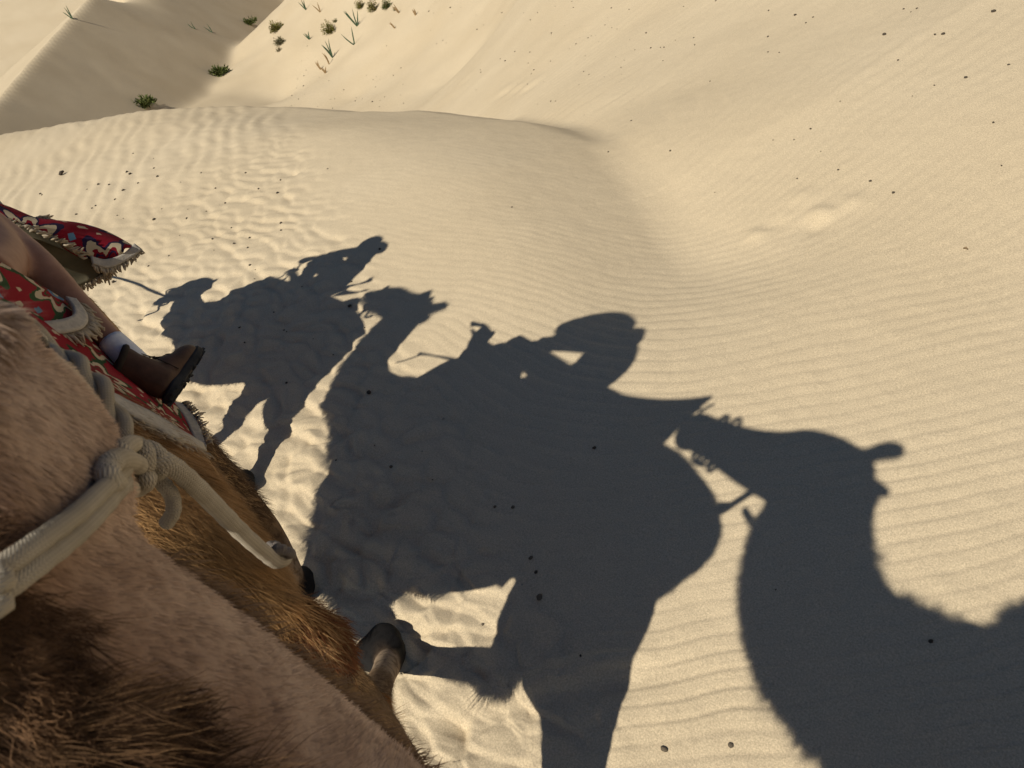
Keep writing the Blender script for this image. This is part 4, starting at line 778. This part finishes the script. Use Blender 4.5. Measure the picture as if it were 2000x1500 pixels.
# the visible boot: frame a = toe, b = up the leg, c = side
LEATHER = mottled('brown_leather', (.050, .026, .017), (.085, .045, .030), 26, .6, .35, .002); RUBBER = mottled('boot_rubber', (.014, .015, .018), (.03, .031, .034), 40, .75, .3, .002); LACE = mottled('dark_lace', (.012, .011, .010), (.05, .045, .035), 70, .8, .3); SOCK = mottled('white_sock', (.62, .66, .74), (.75, .78, .84), 90, .95, .5, .002)
DARKL = mottled('dark_collar', (.016, .012, .011), (.03, .022, .018), 30, .8, .3)
def boot(ank, up, toe, parent, k=1.0):
    a = unit(toe); b = unit(unit(up) - a * (unit(up) @ a)); c = np.cross(b, a)
    T = lambda x, y, z: V3(*ank) + k * (a * x + c * y + b * z)
    m = MB()
    P, R = dense([T(-.005, 0, .075), T(-.008, 0, .03), T(-.005, 0, -.03), T(.0, 0, -.085)], [(.047, .050), (.045, .048), (.044, .055), (.042, .06)], 4); m.tube(P, R, 16, lat=tuple(c))
    P, R = dense([T(-.058, 0, -.075), T(-.02, 0, -.068), T(.05, 0, -.062), (T(.11, 0, -.075)), T(.165, 0, -.080), T(.20, 0, -.088), T(.214, 0, -.092)], [(.028, .035), (.040, .045), (.043, .050), (.047, .040), (.047, .036), (.036, .028), (.015, .014)], 4); m.tube(P, R, 16, lat=tuple(c))
    o = link('boot', m.fused('boot', .007, 3), LEATHER, parent)
    # sole with lugs
    out = [(-.068, .0), (-.062, .026), (-.03, .040), (.03, .038), (.09, .046), (.15, .052), (.20, .042), (.226, .016), (.230, 0), (.226, -.016), (.20, -.042), (.15, -.052), (.09, -.046), (.03, -.038), (-.03, -.040), (-.062, -.026)]
    pts = [q[:2] for q in spline([(x, y, 0) for x, y in out + out[:1]], 4)][:-1]; n = len(pts); V = []; F = []
    for lev, (z, s) in enumerate([(-.096, .97), (-.103, 1.04), (-.118, 1.04), (-.124, 1.0)]):
        for (x, y) in pts: rise = .016 * max(0, (x - .14) / .08) ** 2; V.append(T(.08 + (x - .08) * s, y * s, z + rise))
    for lv in range(3):
        for i in range(n): F.append((lv * n + i, lv * n + (i + 1) % n, (lv + 1) * n + (i + 1) % n, (lv + 1) * n + i))
    F.append(tuple(range(n))[::-1]); F.append(tuple(3 * n + i for i in range(n))); sm = MB(); sm.add(V, F)
    so = sm.build('sole', RUBBER, o, False); lg = MB()
    for i in range(0, n, 3):
        x, y = pts[i]; rise = .016 * max(0, (x - .14) / .08) ** 2
        if .035 < x < .06: continue
        g = [T(.08 + (x - .08) * f_ + dx, y * f_ + dy, z + rise) for z in (-.120, -.130) for f_, dx, dy in ((1.045, -.006, 0), (1.045, .006, 0), (.7, .007, 0), (.7, -.007, 0))]
        lg.add(g, [(0, 1, 2, 3), (7, 6, 5, 4), (0, 4, 5, 1), (1, 5, 6, 2), (2, 6, 7, 3), (3, 7, 4, 0)])
    lg.build('lug', RUBBER, o, False)['kind'] = 'stuff'
    co = MB(); co.tube([T(-.008 + .052 * math.cos(q), .049 * math.sin(q), .072 + .012 * math.cos(q)) for q in np.linspace(0, 2 * math.pi, 21)[:-1]], .0105, 8, closed=True); co.build('collar', DARKL, o)
    la = MB()
    for i in range(6):
        f_ = i / 5; x = .045 + .075 * f_; z = .030 - .060 * f_ - .014 * math.sin(math.pi * f_)
        la.tube(spline([T(x - .016, -.026, z - .012), T(x + .006, 0, z + .008), T(x + .002, .026, z - .014)], 4), .0026, 6); la.tube(spline([T(x - .012, .026, z - .012), T(x + .006, 0, z + .010), T(x + .004, -.026, z - .014)], 4), .0026, 6)
    for s in (-1, 1): la.tube(spline([T(.044, 0, .045), T(.056, s * .016, .056), T(.062, s * .028, .042), T(.052, s * .016, .036), T(.044, 0, .042)], 5), .0026, 6)
    la.build('lace', LACE, o)['kind'] = 'stuff'
    for s in (-1, 1):
        for L in ([T(.15, s * .028, -.050), T(.168, s * .043, -.070), T(.165, s * .0475, -.092)], [T(.02, s * .046, .03), T(.03, s * .049, -.02), T(.035, s * .047, -.09)]): st = MB(); st.tube(spline(L, 4), .0016, 5); st.build('seam', DARKL, o)
    return o
up2 = unit(at(150, 606, 2.40) - ankle); toe2 = at(380, 690, 2.42) - at(315, 775, 2.22)
boot(ankle + unit(-up2) * .075, up2, toe2, rd2, .86)
m = MB(); P, R = dense([ankle + up2 * .055, ankle, ankle - up2 * .05], [.0395, .041, .041], 4); m.tube(P, R, 14); m.build('sock', SOCK, rd2)
up3 = V3(.02, 0, 1); boot((.50, .58, 1.36), up3, (.9, .3, -.1), rd2, 1.05)

# ------------------------------------------------------------------ plants, pellets, stones
LEAF = NT('bush_leaf'); _a = LEAF.n('Attribute', attribute_name='Col'); LEAF.color(_a.outputs['Color']); LEAF.rough(.7); LEAF = LEAF.m
def blades(name, n, size, col, spread, h, mat, parent, up=.6, base=(0, 0, 0)):
    """a crown of n narrow leaves through a dome, each a folded two-triangle blade"""
    c = rng.normal(size=(n, 3)); c /= np.linalg.norm(c, axis=1)[:, None]; rad = rng.random(n) ** .45; lob = 1 + .35 * np.sin(3 * np.arctan2(c[:, 1], c[:, 0]) + rng.random() * 6)
    P = np.array(base) + c * np.array([spread, spread, h]) * (rad * lob)[:, None]; P[:, 2] = base[2] + np.abs(P[:, 2] - base[2]); d = nrm(c + np.array([0, 0, up]) + .5 * rng.normal(size=(n, 3))); w = nrm(np.cross(d, rng.normal(size=(n, 3))))
    L = size * (.6 + .8 * rng.random(n))[:, None]; V = np.stack([P, P + d * L * .5 + w * L * .13, P + d * L, P + d * L * .5 - w * L * .13], 1).reshape(-1, 3); F = (np.arange(n) * 4)[:, None] + np.array([[0, 1, 2, 3]])
    me = mesh_np(name, V, F); cc = np.ones((n, 4, 4), np.float32); mixv = rng.random(n)[:, None]; dark = (.55 + .6 * rad * rng.random(n))[:, None]
    cc[:, :, :3] = ((np.array(col[0]) * (1 - mixv) + np.array(col[1]) * mixv) * dark)[:, None]; me.attributes.new('Col', 'FLOAT_COLOR', 'POINT').data.foreach_set('color', cc.ravel()); return link(name, me, mat, parent, False)
WOOD = mottled('dry_stem', (.16, .11, .06), (.28, .2, .12), 30, .9, .3)
GREENS = [((.06, .085, .02), (.14, .165, .045)), ((.13, .135, .025), (.24, .21, .05)), ((.12, .12, .06), (.22, .2, .11))]
BUSH = [(284, 201, 44, 13, 0, 'dark green low bush lowest on the shaded slope, nearest the dune crest'), (428, 140, 40, 13, 0, 'dark green bush at the foot of the shaded slope beside a pale mound'),
        (488, 43, 28, 9, 0, 'small flat green bush alone in the upper shaded slope'), (541, 52, 26, 15, 1, 'yellow-green bush on the edge between shaded and sunlit sand'),
        (548, 80, 20, 12, 2, 'pale grey-green bush just below the yellow-green one on the sand edge'), (545, 96, 12, 8, 2, 'tiny withered brown tuft under the pale bush'),
        (645, 54, 24, 20, 1, 'bright green bush with a side shoot on the sunlit slope'), (655, 40, 12, 6, 0, 'little green sprig above the bright green bush'),
        (704, 8, 16, 16, 1, 'yellowish bush leftmost of three at the top edge'), (730, 10, 20, 22, 1, 'tall yellow-green bush in the middle of three at the top edge'),
        (757, 8, 20, 15, 0, 'round deep green bush rightmost of three at the top edge'), (772, 17, 8, 7, 0, 'tiny green tuft right of the round bush at the top')]
for (px, py, w, h, g, lab) in BUSH:
    p, t = on_ground(px, py + h * .5); s = t / FPX; e = tag(empty('bush', tuple(p)), lab, 'bush', 'bushes in the valley')
    blades('foliage', 700 if w > 14 else 220, .15 * w * s, GREENS[g], w * s * .40, h * s * .8, LEAF, e, .5, tuple(p))
    m = MB()
    for k in range(7):
        q = rng.random() * 6.28; m.tube(spline([p + V3(0, 0, -.05), p + V3(math.cos(q) * w * s * .15, math.sin(q) * w * s * .15, h * s * .3), p + V3(math.cos(q) * w * s * .36, math.sin(q) * w * s * .36, h * s * .65)], 3), [.02, .017, .014, .012, .010, .008, .005], 5)
    m.build('stem', WOOD, e)['kind'] = 'stuff'
REED = mottled('reed_leaf', (.035, .07, .045), (.08, .13, .07), 12, .7, .1); DRYREED = mottled('dry_reed', (.2, .13, .06), (.34, .24, .13), 20, .8, .2)
REEDS = [(142, 30, 13, 3, 0, 'dark reed tuft on the ridge line at the upper left'), (383, 52, 12, 2, 0, 'left one of two forked sprigs on the shaded slope'), (415, 58, 12, 2, 0, 'right one of two forked sprigs on the shaded slope'),
         (598, 12, 14, 3, 0, 'green reed leaning at the top of the shaded slope edge'), (626, 17, 13, 2, 1, 'dry forked reed by the top of the sand edge'), (698, 40, 22, 7, 0, 'dense dark green reed clump under the three bushes'),
         (692, 76, 22, 2, 0, 'single tall thin reed on the sunlit slope'), (650, 102, 22, 4, 0, 'reed with two dark green leaves low on the sunlit slope'), (643, 118, 16, 2, 1, 'dry tan stalk left of the two-leaved reed'),
         (627, 130, 12, 3, 1, 'short dry stubble lowest of the reeds'), (636, 138, 10, 3, 1, 'small dry stubs right of the lowest stubble'), (812, 26, 8, 3, 1, 'tiny forked dry sprig right of the round bush'), (780, 18, 14, 2, 1, 'thin reddish dry stalk near the top edge'),
         (605, 72, 10, 3, 0, 'low dark sprig between bushes on the sunlit slope'), (772, 50, 10, 2, 1, 'dry twig lying right of the dark reed clump')]
for (px, py, h, n, dry, lab) in REEDS:
    p, t = on_ground(px, py + h * .5); s = t / FPX; e = tag(empty('reed', tuple(p)), lab, 'reed', 'reeds in the valley')
    for k in range(n):
        side = (k - (n - 1) / 2) / max(n, 2); m = MB(); lean = V3(*RM[:, 0]) * (side * 1.0 + .25 * rng.normal() - .25) + V3(0, 0, 1)
        tip = p + unit(lean) * h * s * (1.1 + .35 * rng.random()); mid = .5 * (p + tip) + rng.normal(size=3) * h * s * .04
        m.tube(spline([p - V3(0, 0, .05), mid, tip], 4), [(.02, .008), (.03, .008), (.034, .008), (.032, .008), (.03, .007), (.026, .007), (.02, .006), (.012, .005), (.004, .003)], 6, lat=tuple(RM[:, 0])); m.build('blade', DRYREED if dry else REED, e)

DUNG = mottled("dung", (.04, .032, .024), (.10, .08, .06), 60, .9, .6, .003); CLOD = mottled('clod', (.10, .08, .06), (.2, .165, .12), 60, .95, .7, .004); PALE = mottled('pale_stone', (.3, .27, .22), (.42, .38, .31), 50, .9, .4)
def lump(name, k):
    r2 = np.random.default_rng(k); bm = bmesh.new(); bmesh.ops.create_icosphere(bm, subdivisions=2, radius=1)
    for v in bm.verts: v.co *= 1 + .28 * mnoise.noise(v.co * 1.7 + Vector((k * 3.1, 0, 0))); v.co.z *= .62; v.co.x *= 1.15
    me = bpy.data.meshes.new(name); bm.to_mesh(me); bm.free(); me.polygons.foreach_set('use_smooth', np.ones(len(me.polygons), bool)); return me
LUMPS = [lump('dung_pellet', k) for k in range(5)]
for me in LUMPS: me.materials.append(DUNG)
def place(name, me, px, py, w, label, cat, group, sink=.25):
    p, t = on_ground(px, py); o = bpy.data.objects.new(name, me); C.objects.link(o); r = .5 * w * (.5 + .4 * rng.random()) * t / FPX; o.scale = (r, r * (.75 + .3 * rng.random()), r); o.rotation_euler = (0, 0, rng.random() * 6.28); o.location = (p[0], p[1], p[2] + r * (.62 - sink)); return tag(o, label, cat, group)
LEFTP = [(79, 379, 7), (82, 381, 5), (192, 360, 6), (213, 361, 6), (248, 336, 7), (254, 340, 6), (241, 372, 6), (225, 390, 5), (187, 402, 6), (149, 419, 7), (301, 329, 5), (308, 345, 5), (270, 358, 4), (353, 356, 3), (393, 338, 4), (421, 368, 4), (480, 338, 5), (548, 352, 6), (542, 377, 8), (505, 369, 4), (440, 397, 5), (403, 413, 5), (365, 427, 6), (301, 429, 7), (316, 408, 3), (241, 427, 4), (229, 421, 4), (549, 436, 7), (549, 450, 7), (488, 465, 9), (457, 476, 5), (484, 484, 6), (415, 467, 5), (351, 460, 4), (222, 551, 8), (418, 489, 4), (488, 518, 5), (499, 527, 4), (452, 445, 4), (367, 409, 3), (180, 407, 4), (150, 440, 4), (153, 441, 3), (170, 370, 4), (300, 310, 3), (260, 300, 3), (560, 305, 3), (330, 500, 4), (290, 520, 4), (640, 330, 3)]
for px, py, w in LEFTP: place('dung_pellet', LUMPS[int(rng.integers(5))], px, py, w, 'small dark pellet on the scaly sand between crest and shadows', 'pellet', 'pellets on the near sand')
RIGHTP = [(1117, 3, 4), (1194, 16, 4), (1398, 2, 5), (1501, 21, 5), (1335, 13, 4), (1553, 30, 7), (1588, 34, 5), (1574, 45, 6), (1500, 72, 6), (1262, 65, 5), (1271, 94, 5), (1290, 93, 4), (1297, 93, 4), (1355, 74, 4), (1357, 88, 4), (1319, 79, 4), (1500, 102, 5), (1522, 103, 6), (1295, 119, 5), (1219, 118, 4), (1213, 132, 4), (1765, 18, 6), (1779, 24, 5), (1791, 17, 5), (1727, 68, 9), (1826, 68, 6), (1842, 67, 8), (1940, 23, 9), (1754, 118, 7), (1886, 152, 7), (1970, 127, 7), (1641, 198, 5), (1782, 188, 4), (1825, 167, 4), (1583, 252, 7), (1551, 273, 4), (1510, 274, 4), (1387, 159, 5), (1125, 86, 5), (1077, 65, 4), (1043, 137, 4), (1035, 102, 4), (1006, 101, 4), (1233, 236, 5), (1141, 225, 3), (1188, 297, 6), (1309, 295, 6), (1940, 240, 7), (1956, 324, 5), (1637, 332, 5), (1700, 354, 6), (1745, 377, 7), (1557, 349, 6), (1603, 296, 4), (1396, 376, 4), (1182, 49, 3), (1076, 198, 4), (1085, 198, 4), (1050, 204, 3), (1120, 15, 3), (1050, 25, 4), (1240, 98, 4), (1180, 150, 3), (1140, 140, 4), (1000, 405, 6), (1105, 664, 0)]
for px, py, w in RIGHTP:
    if w: place('dung_pellet', LUMPS[int(rng.integers(5))], px, py, w * .85, 'small dark pellet on the sunlit rippled slope at the upper right', 'pellet', 'pellets on the facing slope')
for k in range(95):
    if k < 45: px, py = 560 + 230 * rng.random(), 90 + 125 * rng.random()
    else: px, py = 800 + 480 * rng.random(), 10 + 170 * rng.random()
    if 610 < px < 720 and py < 130: continue
    place('dung_pellet', LUMPS[int(rng.integers(5))], px, py, 1.8 + 2.2 * rng.random() ** 2, 'tiny dark speck of dung strewn over the far sunlit slope', 'pellet', 'specks on the far slope')
SHADEP = [(497, 545, 5), (468, 640, 8), (555, 645, 6), (535, 610, 5), (560, 648, 4), (683, 598, 8), (686, 551, 6), (742, 487, 9), (478, 669, 5), (651, 693, 5), (712, 640, 5), (560, 748, 6), (612, 662, 4), (590, 560, 4)]
for px, py, w in SHADEP: place('dung_pellet', LUMPS[int(rng.integers(5))], px, py, w, 'small dark pellet lying inside the shadow of the leading camel and rider', 'pellet', 'pellets in the first shadow')
def stone(k, mat): me = lump('stone', 20 + k); me.materials.append(mat); return me
for k, (px, py, w, mt, lab) in enumerate([(721, 767, 13, DUNG, 'flat black clod in the chest shadow of the middle camel'), (764, 912, 13, CLOD, 'grey clod with a drift tail in the shoulder of the middle shadow'), (866, 818, 7, PALE, 'small pale stone in the middle shadow below the saddle'),
      (657, 899, 7, DUNG, 'dark bit near the front edge of the middle shadow'), (825, 882, 6, PALE, 'small pale stone right of the grey clod in the middle shadow'), (1002, 991, 10, CLOD, 'grey clod at the centre of the middle shadow'), (967, 990, 7, CLOD, 'smaller clod just left of the central one in the shadow'),
      (1037, 1090, 11, CLOD, 'clod above the thigh in the middle shadow, upper of three'), (1047, 1118, 10, DUNG, 'dark clod in the middle of three above the thigh shadow'), (1054, 1167, 17, CLOD, 'largest clod in the thigh of the middle shadow'), (943, 1220, 10, CLOD, 'clod on the lit edge of the hind-leg shadow'),
      (1161, 875, 9, DUNG, 'thin dark chip in the rear of the middle shadow'), (1134, 1281, 9, DUNG, 'thin dark chip in the hind-leg shadow'), (1297, 1464, 16, CLOD, 'left one of two grey clods on lit sand at the bottom edge'), (1427, 1456, 16, CLOD, 'right one of two grey clods on lit sand at the bottom edge'),
      (1515, 1152, 5, DUNG, 'dark speck in the neck of the right-hand shadow'), (1818, 1253, 9, DUNG, 'dark chip in the body of the right-hand shadow'), (732, 870, 5, CLOD, 'small clod above the grey one in the middle shadow'), (845, 937, 5, CLOD, 'tiny clod left of centre in the middle shadow'), (1020, 1142, 5, PALE, 'tiny pale stone beside the thigh clods')]):
    place('stone', stone(k, mt), px, py, w, lab, 'stone', 'clods in the shadows', .3)
p, t = on_ground(118, 343); q, _ = on_ground(127, 338); m = MB(); m.tube([p + V3(0, 0, .01), .5 * (p + q) + V3(0, 0, .03), q + V3(0, 0, .03)], [.02, .024, .012], 7); tag(m.build('twig', DUNG), 'short dark twig lying on the scaly sand at the left', 'twig')
p, t = on_ground(1882, 486); q, _ = on_ground(1890, 488); m = MB(); m.tube([p + V3(0, 0, .004), .5 * (p + q) + V3(0, 0, .012), q + V3(0, 0, .004)], [.004, .005, .003], 6); tag(m.build('twig', WOOD), 'tiny bent twig on the smooth sand at the far right', 'twig')
